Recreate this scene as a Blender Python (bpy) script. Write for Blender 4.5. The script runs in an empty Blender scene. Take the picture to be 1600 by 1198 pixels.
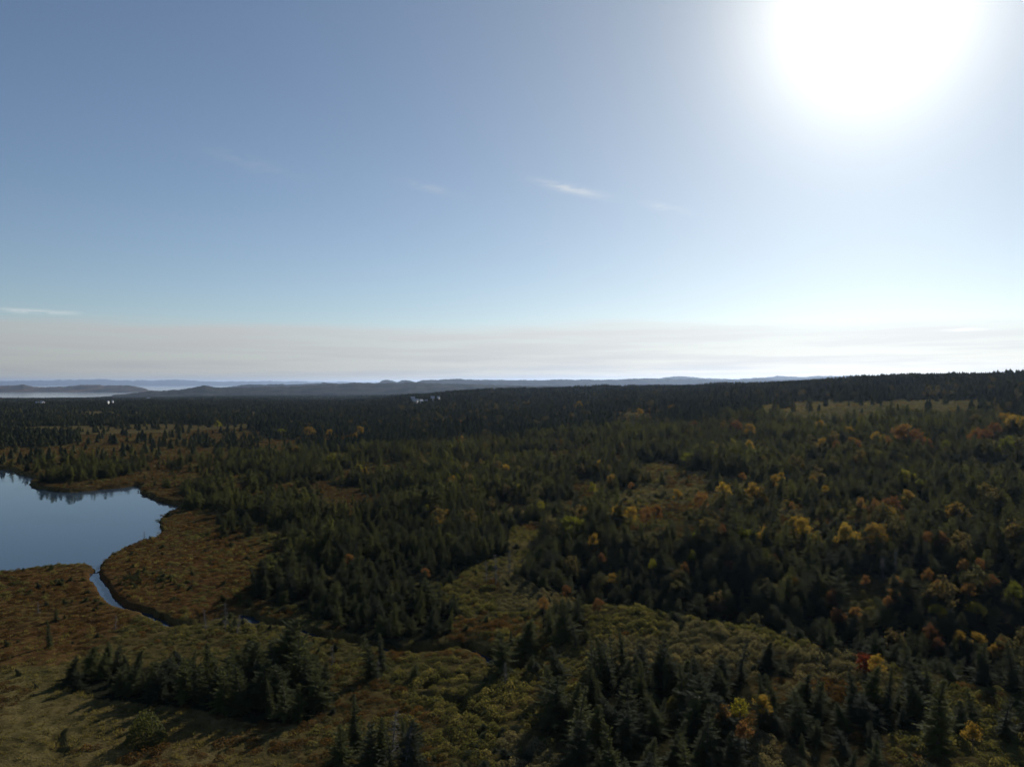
import bpy, math, random
import numpy as np
from mathutils import Vector

# ------------------------------------------------------------------ camera, sky, sun, exposure
R = math.radians
SC = bpy.context.scene
COL = SC.collection
F = 1130.0            # focal length in pixels of the 1600-px-wide photograph
CX, CY = 800.0, 599.0
EYE = 40.0            # the drone hovers 40 m above the bog, 100 m above the sea
SEA = -60.0

cam_d = bpy.data.cameras.new('camera')
cam_d.sensor_width = 36.0
cam_d.lens = 36.0 * F / 1600.0
cam_d.clip_start = 0.5
cam_d.clip_end = 400000.0
cam = bpy.data.objects.new('camera', cam_d)
COL.objects.link(cam)
cam.location = (0, 0, EYE)
cam.rotation_euler = (R(90), 0, 0)
SC.camera = cam

SUN_EL, SUN_AZ = R(25.6), R(26.4)      # azimuth measured from +Y towards +X
world = bpy.data.worlds.new('World')
SC.world = world
world.use_nodes = True
wn, wl = world.node_tree.nodes, world.node_tree.links
wn.clear()
def wnode(t, **kw):
    n = wn.new(t)
    for k, v in kw.items():
        setattr(n, k, v)
    return n
sky = wnode('ShaderNodeTexSky', sky_type='NISHITA', sun_disc=False)
sky.sun_elevation = SUN_EL
sky.sun_rotation = SUN_AZ
sky.altitude = 100
sky.air_density = 1.0
sky.dust_density = 0.27
sky.ozone_density = 3.4
bg = wnode('ShaderNodeBackground')
bg.inputs['Strength'].default_value = 0.0645
wout = wnode('ShaderNodeOutputWorld')
def wmath(op, a, b=None, c=None, clamp=False):
    n = wnode('ShaderNodeMath', operation=op, use_clamp=clamp)
    for i, v in enumerate((a, b, c)):
        if v is None: continue
        if isinstance(v, (int, float)): n.inputs[i].default_value = v
        else: wl.new(v, n.inputs[i])
    return n.outputs[0]
def wrange(v, a, b, c=0.0, d=1.0, smooth=True):
    n = wnode('ShaderNodeMapRange', interpolation_type='SMOOTHSTEP' if smooth else 'LINEAR')
    n.inputs[1].default_value, n.inputs[2].default_value = a, b
    n.inputs[3].default_value, n.inputs[4].default_value = c, d
    wl.new(v, n.inputs[0])
    return n.outputs[0]
# a thin sheet of high cloud low over the horizon and a few wisps: greys the sky's own light where it lies
tc = wnode('ShaderNodeTexCoord')
sep = wnode('ShaderNodeSeparateXYZ')
wl.new(tc.outputs['Generated'], sep.inputs[0])
el = wmath('ARCSINE', sep.outputs[2])
az = wmath('ARCTAN2', sep.outputs[0], sep.outputs[1])
mp = wnode('ShaderNodeMapping')
mp.inputs['Scale'].default_value = (1.5, 1.5, 14.0)
wl.new(tc.outputs['Generated'], mp.inputs['Vector'])
nz = wnode('ShaderNodeTexNoise')
nz.inputs['Scale'].default_value = 2.0
nz.inputs['Detail'].default_value = 5.0
nz.inputs['Roughness'].default_value = 0.5
wl.new(mp.outputs[0], nz.inputs['Vector'])
edge = wmath('MULTIPLY_ADD', wmath('SUBTRACT', nz.outputs['Fac'], 0.5), 0.050, el)
band = wrange(edge, 0.085, 0.066)
mp2 = wnode('ShaderNodeMapping')
mp2.inputs['Scale'].default_value = (3.0, 3.0, 60.0)
wl.new(tc.outputs['Generated'], mp2.inputs['Vector'])
nz2 = wnode('ShaderNodeTexNoise')
nz2.inputs['Scale'].default_value = 1.6
nz2.inputs['Detail'].default_value = 6.0
wl.new(mp2.outputs[0], nz2.inputs['Vector'])
streak = wrange(nz2.outputs['Fac'], 0.38, 0.66, 0.70, 1.0)
cover = wmath('MULTIPLY', band, streak)
bw = wnode('ShaderNodeRGBToBW')
wl.new(sky.outputs[0], bw.inputs[0])
grey = wnode('ShaderNodeCombineColor')
thick = wrange(el, 0.0, 0.085, 0.66, 1.08, False)
for i, k in enumerate((1.0, 1.005, 1.0)):
    wl.new(wmath('MULTIPLY', wmath('MULTIPLY', wmath('POWER', bw.outputs[0], .7), thick), k * 1.62), grey.inputs[i])
# thin veil of ice cloud on the sun's side takes some colour out of the blue
dotn = wnode('ShaderNodeVectorMath', operation='DOT_PRODUCT')
wl.new(tc.outputs['Generated'], dotn.inputs[0])
dotn.inputs[1].default_value = (math.cos(SUN_EL) * math.sin(SUN_AZ), math.cos(SUN_EL) * math.cos(SUN_AZ), math.sin(SUN_EL))
ang = wmath('ARCCOSINE', wmath('MINIMUM', dotn.outputs['Value'], 1.0))
vfac = wmath('MULTIPLY', wmath('EXPONENT', wmath('MULTIPLY', wmath('MULTIPLY', ang, ang), -.5 / R(24) ** 2)), .28)
vfac = wmath('ADD', vfac, .12)
vgrey = wnode('ShaderNodeCombineColor')
for i, k in enumerate((1.0, 1.05, 1.04)):
    wl.new(wmath('MULTIPLY', bw.outputs[0], k), vgrey.inputs[i])
veil = wnode('ShaderNodeMix', data_type='RGBA')
wl.new(vfac, veil.inputs['Factor'])
wl.new(sky.outputs[0], veil.inputs['A'])
wl.new(vgrey.outputs[0], veil.inputs['B'])
mixc = wnode('ShaderNodeMix', data_type='RGBA')
wl.new(wmath('MULTIPLY', wmath('MULTIPLY', cover, wrange(az, R(2), R(34), 1.0, .92)), 0.92), mixc.inputs['Factor'])
wl.new(veil.outputs['Result'], mixc.inputs['A'])
wl.new(grey.outputs[0], mixc.inputs['B'])
# small cirrus wisps (azimuth, elevation, half length, half width, tilt, strength)
az = wmath('ARCTAN2', sep.outputs[0], sep.outputs[1])
mp3 = wnode('ShaderNodeMapping')
mp3.inputs['Scale'].default_value = (14.0, 14.0, 70.0)
mp3.inputs['Rotation'].default_value = (0, R(12), 0)
wl.new(tc.outputs['Generated'], mp3.inputs['Vector'])
nz3 = wnode('ShaderNodeTexNoise')
nz3.inputs['Scale'].default_value = 3.0
nz3.inputs['Detail'].default_value = 5.0
wl.new(mp3.outputs[0], nz3.inputs['Vector'])
wis = None
for a0, e0, hl_, hw_, tilt, k in ((4.6, 15.0, 2.3, .28, -13, .55), (-6.5, 15.0, 2.0, .3, -11, .18), (11.8, 13.4, 1.7, .25, -14, .22), (-33.5, 4.75, 2.6, .14, 0, .5), (32.0, 3.6, 1.0, .1, 0, .5), (-20.0, 16.0, 3.0, .5, -10, .10)):
    da, de = wmath('SUBTRACT', az, R(a0)), wmath('SUBTRACT', el, R(e0))
    c_, s_ = math.cos(R(tilt)), math.sin(R(tilt))
    al = wmath('ADD', wmath('MULTIPLY', da, c_ / R(hl_)), wmath('MULTIPLY', de, s_ / R(hl_)))
    ac = wmath('ADD', wmath('MULTIPLY', da, -s_ / R(hw_)), wmath('MULTIPLY', de, c_ / R(hw_)))
    d2 = wmath('ADD', wmath('MULTIPLY', al, al), wmath('MULTIPLY', ac, ac))
    m_ = wmath('MULTIPLY', wmath('EXPONENT', wmath('MULTIPLY', d2, -1.0)), k)
    wis = m_ if wis is None else wmath('MAXIMUM', wis, m_)
wis = wmath('MULTIPLY', wis, wrange(nz3.outputs['Fac'], .3, .62))
wht = wnode('ShaderNodeCombineColor')
for i in range(3):
    wl.new(wmath('MULTIPLY_ADD', bw.outputs[0], 1.05, 3.0), wht.inputs[i])
mixw = wnode('ShaderNodeMix', data_type='RGBA')
wl.new(wis, mixw.inputs['Factor'])
wl.new(mixc.outputs['Result'], mixw.inputs['A'])
wl.new(wht.outputs[0], mixw.inputs['B'])
# bright ring of sky round the sun, which stands just inside the top of the picture
aur = wmath('EXPONENT', wmath('MULTIPLY', wmath('MULTIPLY', ang, ang), -.5 / R(4.8) ** 2))
aurc = wnode('ShaderNodeCombineColor')
aur2 = wmath('EXPONENT', wmath('MULTIPLY', wmath('MULTIPLY', ang, ang), -.5 / R(17) ** 2))
for i, (k, k2) in enumerate(((0.80, .062), (0.74, .072), (0.60, .05))):
    wl.new(wmath('ADD', wmath('MULTIPLY', aur, k / 0.081), wmath('MULTIPLY', aur2, k2 / .081)), aurc.inputs[i])
addc = wnode('ShaderNodeMix', data_type='RGBA', blend_type='ADD')
addc.inputs['Factor'].default_value = 1.0
wl.new(mixw.outputs['Result'], addc.inputs['A'])
wl.new(aurc.outputs[0], addc.inputs['B'])
wl.new(addc.outputs['Result'], bg.inputs['Color'])
wl.new(bg.outputs[0], wout.inputs['Surface'])

sun_d = bpy.data.lights.new('sun', 'SUN')
sun_d.energy = 5.0
sun_d.angle = R(0.53)
sun_d.color = (1.0, 0.94, 0.84)
sun = bpy.data.objects.new('sun', sun_d)
COL.objects.link(sun)
sdir = Vector((math.cos(SUN_EL) * math.sin(SUN_AZ), math.cos(SUN_EL) * math.cos(SUN_AZ), math.sin(SUN_EL)))
sun.rotation_euler = sdir.to_track_quat('Z', 'Y').to_euler()
sun.location = (0, 0, 120)

SC.view_settings.view_transform = 'Standard'
SC.view_settings.look = 'None'
SC.view_settings.exposure = 0.42
SC.view_settings.gamma = 1.0
SC.view_settings.use_curve_mapping = False
SC.render.engine = 'CYCLES'
SC.cycles.use_denoising = True
SC.cycles.denoising_prefilter = 'FAST'
SC.cycles.use_adaptive_sampling = False
SC.cycles.max_bounces = 5
SC.cycles.diffuse_bounces = 2
SC.cycles.transmission_bounces = 3
SC.cycles.volume_bounces = 0

# ------------------------------------------------------------------ helpers
rng = np.random.default_rng(11)
random.seed(11)

def tag(o, label=None, cat=None, group=None, kind=None):
    if label: o['label'] = label
    if cat: o['category'] = cat
    if group: o['group'] = group
    if kind: o['kind'] = kind
    return o

def mesh(name, verts, faces, mat=None, smooth=False):
    me = bpy.data.meshes.new(name)
    me.from_pydata([tuple(v) for v in verts], [], [tuple(f) for f in faces])
    if mat: me.materials.append(mat)
    if smooth: me.polygons.foreach_set('use_smooth', [True] * len(me.polygons))
    me.update()
    return me

def grid_mesh(name, P, wrap, mat):
    """P: (rows, cols, 3) array -> quad sheet, fast path"""
    nr, nc, _ = P.shape
    me = bpy.data.meshes.new(name)
    me.vertices.add(nr * nc)
    me.vertices.foreach_set('co', P.reshape(-1).astype(np.float32))
    i, j = np.meshgrid(np.arange(nr - 1), np.arange(nc if wrap else nc - 1), indexing='ij')
    j2 = (j + 1) % nc
    q = np.stack([i * nc + j, i * nc + j2, (i + 1) * nc + j2, (i + 1) * nc + j], -1).reshape(-1, 4)
    nf = len(q)
    me.loops.add(nf * 4)
    me.loops.foreach_set('vertex_index', q.reshape(-1).astype(np.int32))
    me.polygons.add(nf)
    me.polygons.foreach_set('loop_start', np.arange(0, nf * 4, 4, dtype=np.int32))
    me.polygons.foreach_set('use_smooth', np.ones(nf, dtype=bool))
    me.materials.append(mat)
    me.update(calc_edges=True)
    me.validate()
    return me

def add(name, me, parent=None, loc=None, rotz=0, scale=None):
    o = bpy.data.objects.new(name, me)
    COL.objects.link(o)
    if parent: o.parent = parent
    if loc is not None: o.location = loc
    if rotz: o.rotation_euler = (0, 0, rotz)
    if scale is not None: o.scale = scale
    return o

def hash2(ix, iy, seed):
    h = (ix.astype(np.int64) * 374761393 + iy.astype(np.int64) * 668265263 + seed * 1442695040888963407 % 2147483647) & 0x7fffffff
    h = ((h ^ (h >> 13)) * 1274126177) & 0x7fffffff
    return ((h ^ (h >> 16)) & 0xffff) / 65535.0
def vnoise(x, y, seed=0):
    x = np.asarray(x, float); y = np.asarray(y, float)
    ix, iy = np.floor(x), np.floor(y)
    fx, fy = x - ix, y - iy
    fx, fy = fx * fx * (3 - 2 * fx), fy * fy * (3 - 2 * fy)
    a, b = hash2(ix, iy, seed), hash2(ix + 1, iy, seed)
    c, d = hash2(ix, iy + 1, seed), hash2(ix + 1, iy + 1, seed)
    return (a * (1 - fx) + b * fx) * (1 - fy) + (c * (1 - fx) + d * fx) * fy
def fbm(x, y, scale, octv=4, seed=0):
    s, amp, tot = 0.0, 1.0, 0.0
    for k in range(octv):
        s = s + amp * vnoise(x / scale * 2 ** k + 17.3 * k, y / scale * 2 ** k - 9.1 * k, seed + k)
        tot += amp; amp *= 0.5
    return s / tot            # 0..1
def sstep(v, a, b):
    t = np.clip((v - a) / (b - a), 0, 1)
    return t * t * (3 - 2 * t)
def px_plane(pts, z):
    """photo pixels -> points of the level plane z"""
    out = []
    for x, y in pts:
        Y = (EYE - z) * F / (y - CY)
        out.append(((x - CX) / F * Y, Y))
    return np.array(out)
def project(x, y, z):
    y = np.maximum(y, 1e-3)
    return CX + F * x / y, CY + F * (EYE - z) / y
def in_poly(x, y, poly):
    poly = np.asarray(poly, float)
    c = np.zeros(np.shape(x), bool)
    x0, y0 = poly[-1]
    for x1, y1 in poly:
        cond = (y1 > y) != (y0 > y)
        with np.errstate(divide='ignore', invalid='ignore'):
            xi = (x0 - x1) * (y - y1) / (y0 - y1 + 1e-12) + x1
        c ^= cond & (x < xi)
        x0, y0 = x1, y1
    return c
def line_dist(x, y, pts, closed=False):
    d = np.full(np.shape(x), 1e9)
    pts = np.asarray(pts, float)
    n = len(pts)
    for i in range(n if closed else n - 1):
        ax, ay = pts[i]; bx, by = pts[(i + 1) % n]
        ex, ey = bx - ax, by - ay
        t = np.clip(((x - ax) * ex + (y - ay) * ey) / (ex * ex + ey * ey + 1e-9), 0, 1)
        d = np.minimum(d, np.hypot(x - ax - t * ex, y - ay - t * ey))
    return d
def smooth_line(pts, n=6, closed=False, jitter=0.0, seed=1):
    """Catmull-Rom through the points"""
    pts = [np.array(p, float) for p in pts]
    N = len(pts)
    rr = np.random.default_rng(seed)
    out = []
    for i in range(N if closed else N - 1):
        g = lambda k: pts[k % N] if closed else pts[min(max(k, 0), N - 1)]
        p0, p1, p2, p3 = g(i - 1), g(i), g(i + 1), g(i + 2)
        for k in range(n):
            t = k / n
            q = 0.5 * (2 * p1 + (p2 - p0) * t + (2 * p0 - 5 * p1 + 4 * p2 - p3) * t * t + (3 * p1 - p0 - 3 * p2 + p3) * t ** 3)
            out.append(q + (rr.normal(0, jitter, 2) if jitter and k else 0))
    if not closed: out.append(pts[-1])
    return np.array(out)

# ------------------------------------------------------------------ the lie of the land
COLX = np.array([-500, 0, 200, 500, 800, 1000, 1200, 1400, 1600, 2100.])
ROWY = np.array([0, 60, 80, 95, 110, 130, 170, 220, 300, 400, 550, 700, 950, 1300, 1800, 2500, 3500, 5000, 9000.])
ZT = np.array([
    [1, 1, 1, .6, .4, .4, .4, .5, .6, .8, 1, 2, 2, 0, -6, -18, -36, -70, -75],
    [1, 1, 1, .6, .4, .4, .4, .5, .6, .8, 1, 2, 2, 0, -6, -18, -36, -64, -75],
    [1, 1, 1, .6, .4, .4, .4, .5, .6, .8, 1, 2, 2, 0, -6, -18, -34, -56, -75],
    [1, 1, .8, .6, .4, .4, .6, 1, 1.5, 2, 3, 4, 4, 1, -6, -14, -25, -45, -75],
    [2, 2, 1.5, 1.2, 1, 1, 2, 3, 5, 7, 10, 13, 18, 25, 19, 5, -10, -30, -75],
    [3, 3, 3, 3.4, 3.7, 4, 5, 7, 11, 15, 19.5, 23, 27, 27, 15, 0, -10, -30, -75],
    [3.5, 3.5, 3.7, 4, 4, 4.2, 6, 10, 16, 21, 28, 33, 36.4, 30, 20, 5, -10, -30, -75],
    [3.5, 3.5, 3.8, 4, 4, 4.5, 8, 13, 19, 24, 36, 43, 42, 33, 20, 5, -10, -30, -75],
    [3.5, 3.5, 4, 4, 4, 5, 9, 15, 21, 27.5, 41, 47, 44, 34, 20, 5, -10, -30, -75],
    [3.5, 3.5, 4, 4, 4, 6, 11, 18, 25, 33, 45, 51, 46, 34, 20, 5, -10, -30, -75]])
CREST_X = np.array([840, 900, 1000, 1100, 1240, 1400, 1600, 2000.])
CREST_Y = np.array([122, 117.6, 111, 105, 99, 89.5, 81.5, 74.])
_lr = np.log(ROWY + 30)

POND_PX = [(0, 896), (60, 890), (120, 884), (142, 886), (150, 895), (157, 884), (170, 873), (188, 862), (215, 850), (243, 841), (252, 828), (252, 811),
           (266, 801), (284, 793), (262, 787), (238, 779), (219, 768), (218, 759), (190, 762), (150, 766), (110, 769), (62, 764), (45, 757), (58, 748), (30, 741), (0, 733),
           (-160, 726), (-420, 745), (-520, 800), (-420, 865), (-150, 897)]
POND_Z = -0.55
POND = smooth_line(px_plane(POND_PX, POND_Z), 4, True, 0.35, 3)
STREAM_PX = [(146, 890), (152, 903), (163, 917), (176, 935), (200, 947), (226, 953), (243, 962), (271, 975), (305, 973), (338, 962), (375, 957), (395, 966), (425, 972), (456, 975), (499, 990),
             (569, 1002), (612, 1014), (640, 1016), (682, 1014), (724, 1009), (752, 1018), (781, 1036), (800, 1046), (822, 1040)]
STREAM_Z = -0.6
STREAM = smooth_line(px_plane(STREAM_PX, 0.2), 5, False, 0.2, 4)
DITCHES = [smooth_line(px_plane(p, 0.7), 5, False, 0.25, 5 + i) for i, p in enumerate([
    [(662, 1073), (690, 1066), (738, 1056), (765, 1040)],
    [(655, 1090), (685, 1093), (712, 1101), (722, 1115), (740, 1126)],
    [(95, 1180), (85, 1160), (92, 1140), (120, 1125)]])]

def height_base(x, y):
    x = np.asarray(x, float); y = np.asarray(y, float)
    th = np.arctan2(x, y)
    thc = np.clip(th, -R(50), R(50))
    r = np.hypot(x, y)
    Y = r * np.cos(thc)
    px = np.clip(CX + F * np.tan(thc), COLX[0], COLX[-1])
    ly = np.log(np.clip(Y, 0, 9000) + 30)
    ci = np.interp(px, COLX, np.arange(len(COLX)))
    ri = np.interp(ly, _lr, np.arange(len(ROWY)))
    c0 = np.clip(ci.astype(int), 0, len(COLX) - 2); r0 = np.clip(ri.astype(int), 0, len(ROWY) - 2)
    fc = ci - c0; fr = ri - r0
    fc = fc * fc * (3 - 2 * fc)
    z = (ZT[c0, r0] * (1 - fc) + ZT[c0 + 1, r0] * fc) * (1 - fr) + (ZT[c0, r0 + 1] * (1 - fc) + ZT[c0 + 1, r0 + 1] * fc) * fr
    # little valley behind the near ridge
    yc = np.interp(px, CREST_X, CREST_Y) + 5 * (fbm(x, y, 18, 2, 40) - .5)
    s = Y - yc
    w = sstep(px, 840, 930)
    z = z - w * 8.5 * sstep(s, 1, 11) * (1 - sstep(s, 16, 60)) + w * 0.8 * np.exp(-(s / 7.0) ** 2)
    # relief grows with distance
    rough = np.interp(px, [300, 900, 1300], [0.25, 1.0, 1.0])
    z = z + rough * (np.clip(r / 300, 0.3, 4) * 3.0) * (fbm(x, y, 70, 3, 7) - .5) * sstep(r, 60, 260)
    z = z + 16 * (fbm(x, y, 600, 3, 23) - .5) * sstep(r, 700, 1800)
    back = sstep(np.abs(th), R(70), R(120))
    z = z * (1 - back) + back * 2.0
    return z
def height(x, y):
    x = np.asarray(x, float); y = np.asarray(y, float)
    z = height_base(x, y)
    r = np.hypot(x, y)
    z = z + 0.55 * (fbm(x, y, 6, 3, 60) - .5) * (1 - sstep(r, 300, 600)) + 0.3 * (fbm(x, y, 1.3, 2, 61) - .5) * (1 - sstep(r, 150, 250))
    near = (r < 900)
    if np.any(near):
        xs, ys = x[near], y[near]
        zz = z[near]
        d = line_dist(xs, ys, POND, True)
        ins = in_poly(xs, ys, POND)
        sd = np.where(ins, -d, d)
        lo = np.maximum(zz, POND_Z + 0.35 + 0.35 * fbm(xs, ys, 4, 2, 80))
        zz = np.where(sd < 25, lo, zz)
        zz = np.where(sd < 0.9, POND_Z - 1.6 + (zz - POND_Z + 1.6) * sstep(sd, -0.6, 0.9), zz)
        ds = line_dist(xs, ys, STREAM)
        wid = (0.5 + 0.45 * fbm(xs, ys, 9, 2, 81)) + .12 * sstep(ys, 138, 150) + .8 * np.exp(-((xs + 43.6) ** 2 + (ys - 122) ** 2) / 6.0)
        zz = np.where(ds < 5, np.minimum(zz, zz * sstep(ds, 0, 5) + 0.15 * (1 - sstep(ds, 0, 5)) + .1), zz)
        zz = zz - 1.35 * (1 - sstep(ds, wid, wid + 0.45))
        for k, dt in enumerate(DITCHES):
            dd = line_dist(xs, ys, dt)
            zz = zz - (0.9 if k < 2 else .45) * (1 - sstep(dd, 0.35, 1.0))
        z = z.copy(); z[near] = zz
    far = (r > 3500)
    if np.any(far):
        xs, ys = x[far], y[far]
        lag = ((xs / ys + 0.624) / 0.015) ** 2 + ((ys - 4450) / 170) ** 2
        zz = np.where(lag < 1.6, np.minimum(z[far], SEA - 3 + 6 * np.clip(lag - .6, 0, 1)), z[far])
        spit = (np.abs(xs / ys + 0.63) < .05) & (np.abs(ys - 4780) < 130)
        zz = np.where(spit, np.maximum(zz, SEA + 2.5), zz)
        z = z.copy(); z[far] = zz
    return z
def locate(px, py, dz=0.0, ymin=60, ymax=6000):
    """ground point that stands, dz above the ground, at a photo pixel"""
    Y = np.geomspace(ymin, ymax, 4000)
    X = (px - CX) / F * Y
    z = height_base(X, Y)
    _, p = project(X, Y, z + dz)
    k = np.argmax(p <= py)
    x, y = X[k], Y[k]
    return x, y, float(height(np.array([x]), np.array([y]))[0])

# ------------------------------------------------------------------ materials
def new_mat(name):
    m = bpy.data.materials.new(name)
    m.use_nodes = True
    n, l = m.node_tree.nodes, m.node_tree.links
    n.clear()
    out = n.new('ShaderNodeOutputMaterial')
    return m, n, l, out
def ramp(n, stops):
    r = n.new('ShaderNodeValToRGB')
    e = r.color_ramp.elements
    while len(e) < len(stops): e.new(0.5)
    for k, (p, c) in enumerate(stops):
        e[k].position = p
        e[k].color = (*c, 1)
    return r
def leaf_mat(name, stops, trans=0.35, tint=1.5, noise_scale=3.0, sheen=0.004):
    """foliage: colour differs from tree to tree and from spray to spray; leaves let sunlight through"""
    m, n, l, out = new_mat(name)
    oi = n.new('ShaderNodeObjectInfo')
    geo = n.new('ShaderNodeNewGeometry')
    tcn = n.new('ShaderNodeTexCoord')
    nt = n.new('ShaderNodeTexNoise'); nt.inputs['Scale'].default_value = noise_scale; nt.inputs['Detail'].default_value = 2
    l.new(tcn.outputs['Object'], nt.inputs['Vector'])
    a = n.new('ShaderNodeMath'); a.operation = 'MULTIPLY_ADD'
    l.new(nt.outputs['Fac'], a.inputs[0]); a.inputs[1].default_value = 0.5
    s = n.new('ShaderNodeMath'); s.operation = 'MULTIPLY_ADD'
    l.new(oi.outputs['Random'], s.inputs[0]); s.inputs[1].default_value = 0.62; s.inputs[2].default_value = -0.06
    # whole stands differ a little too
    sn = n.new('ShaderNodeTexNoise'); sn.inputs['Scale'].default_value = .016; sn.inputs['Detail'].default_value = 3
    l.new(geo.outputs['Position'], sn.inputs['Vector'])
    s2 = n.new('ShaderNodeMath'); s2.operation = 'MULTIPLY_ADD'
    l.new(sn.outputs['Fac'], s2.inputs[0]); s2.inputs[1].default_value = .9; s2.inputs[2].default_value = -.45
    s3 = n.new('ShaderNodeMath'); s3.operation = 'ADD'
    l.new(s.outputs[0], s3.inputs[0]); l.new(s2.outputs[0], s3.inputs[1])
    l.new(s3.outputs[0], a.inputs[2])
    rp = ramp(n, stops)
    l.new(a.outputs[0], rp.inputs[0])
    d = n.new('ShaderNodeBsdfDiffuse'); d.inputs['Roughness'].default_value = 0.6
    l.new(rp.outputs[0], d.inputs['Color'])
    t = n.new('ShaderNodeBsdfTranslucent')
    mul = n.new('ShaderNodeMix'); mul.data_type = 'RGBA'; mul.blend_type = 'MULTIPLY'; mul.inputs['Factor'].default_value = 1
    l.new(rp.outputs[0], mul.inputs['A']); mul.inputs['B'].default_value = (tint * 1.1, tint, tint * 0.5, 1)
    l.new(mul.outputs['Result'], t.inputs['Color'])
    mx = n.new('ShaderNodeMixShader'); mx.inputs[0].default_value = trans
    l.new(d.outputs[0], mx.inputs[1]); l.new(t.outputs[0], mx.inputs[2])
    gl = n.new('ShaderNodeBsdfGlossy'); gl.inputs['Roughness'].default_value = 0.65; gl.inputs['Color'].default_value = (.9, .95, 1, 1)
    m2 = n.new('ShaderNodeMixShader'); m2.inputs[0].default_value = sheen
    l.new(mx.outputs[0], m2.inputs[1]); l.new(gl.outputs[0], m2.inputs[2])
    l.new(m2.outputs[0], out.inputs['Surface'])
    return m
def plain_mat(name, c0, c1, scale=4.0, rough=0.85, bump=0.0):
    m, n, l, out = new_mat(name)
    p = n.new('ShaderNodeBsdfPrincipled'); p.inputs['Roughness'].default_value = rough
    p.inputs['Specular IOR Level'].default_value = 0.25
    tcn = n.new('ShaderNodeTexCoord')
    nt = n.new('ShaderNodeTexNoise'); nt.inputs['Scale'].default_value = scale; nt.inputs['Detail'].default_value = 4
    l.new(tcn.outputs['Object'], nt.inputs['Vector'])
    rp = ramp(n, [(0.35, c0), (0.65, c1)])
    l.new(nt.outputs['Fac'], rp.inputs[0]); l.new(rp.outputs[0], p.inputs['Base Color'])
    if bump:
        b = n.new('ShaderNodeBump'); b.inputs['Strength'].default_value = bump; b.inputs['Distance'].default_value = 0.5
        l.new(nt.outputs['Fac'], b.inputs['Height']); l.new(b.outputs[0], p.inputs['Normal'])
    l.new(p.outputs[0], out.inputs['Surface'])
    return m

M = {}
M['spruce'] = leaf_mat('spruce_needles', [(0.0, (.034, .040, .029)), (0.35, (.056, .065, .037)), (0.7, (.088, .098, .041)), (1.0, (.13, .132, .046))], 0.47, 1.8, 3.0, .005)
M['spruce_far'] = leaf_mat('far_spruce_needles', [(0.0, (.034, .040, .028)), (0.35, (.060, .068, .038)), (0.7, (.095, .098, .045)), (1.0, (.14, .125, .055))], 0.42, 1.5, 3.0, .0)
M['gold'] = leaf_mat('autumn_leaves_gold', [(0.1, (.115, .078, .028)), (0.5, (.175, .12, .034)), (0.9, (.235, .17, .042))], 0.45, 1.4)
M['rust'] = leaf_mat('autumn_leaves_rust', [(0.1, (.085, .042, .026)), (0.5, (.13, .070, .034)), (0.9, (.18, .11, .042))], 0.42, 1.4)
M['lime'] = leaf_mat('autumn_leaves_lime', [(0.1, (.07, .085, .018)), (0.5, (.11, .12, .022)), (0.9, (.17, .15, .03))], 0.45, 1.4)
M['olive'] = leaf_mat('olive_shrub_leaves', [(0.1, (.050, .054, .024)), (0.5, (.095, .095, .038)), (0.9, (.15, .13, .055))], 0.35, 1.4)
M['russet'] = leaf_mat('russet_heath', [(0.1, (.05, .032, .014)), (0.5, (.085, .05, .02)), (0.9, (.13, .075, .03))], 0.3, 1.3)
M['pale'] = leaf_mat('pale_heath', [(0.1, (.085, .085, .055)), (0.5, (.14, .13, .08)), (0.9, (.20, .17, .10))], 0.3, 1.2)
M['bark'] = plain_mat('bark', (.045, .036, .028), (.085, .07, .055), 6)
M['snag'] = plain_mat('weathered_wood', (.07, .066, .06), (.13, .125, .115), 5)
M['twig'] = plain_mat('grey_twigs', (.06, .055, .05), (.11, .105, .10), 5)

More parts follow.
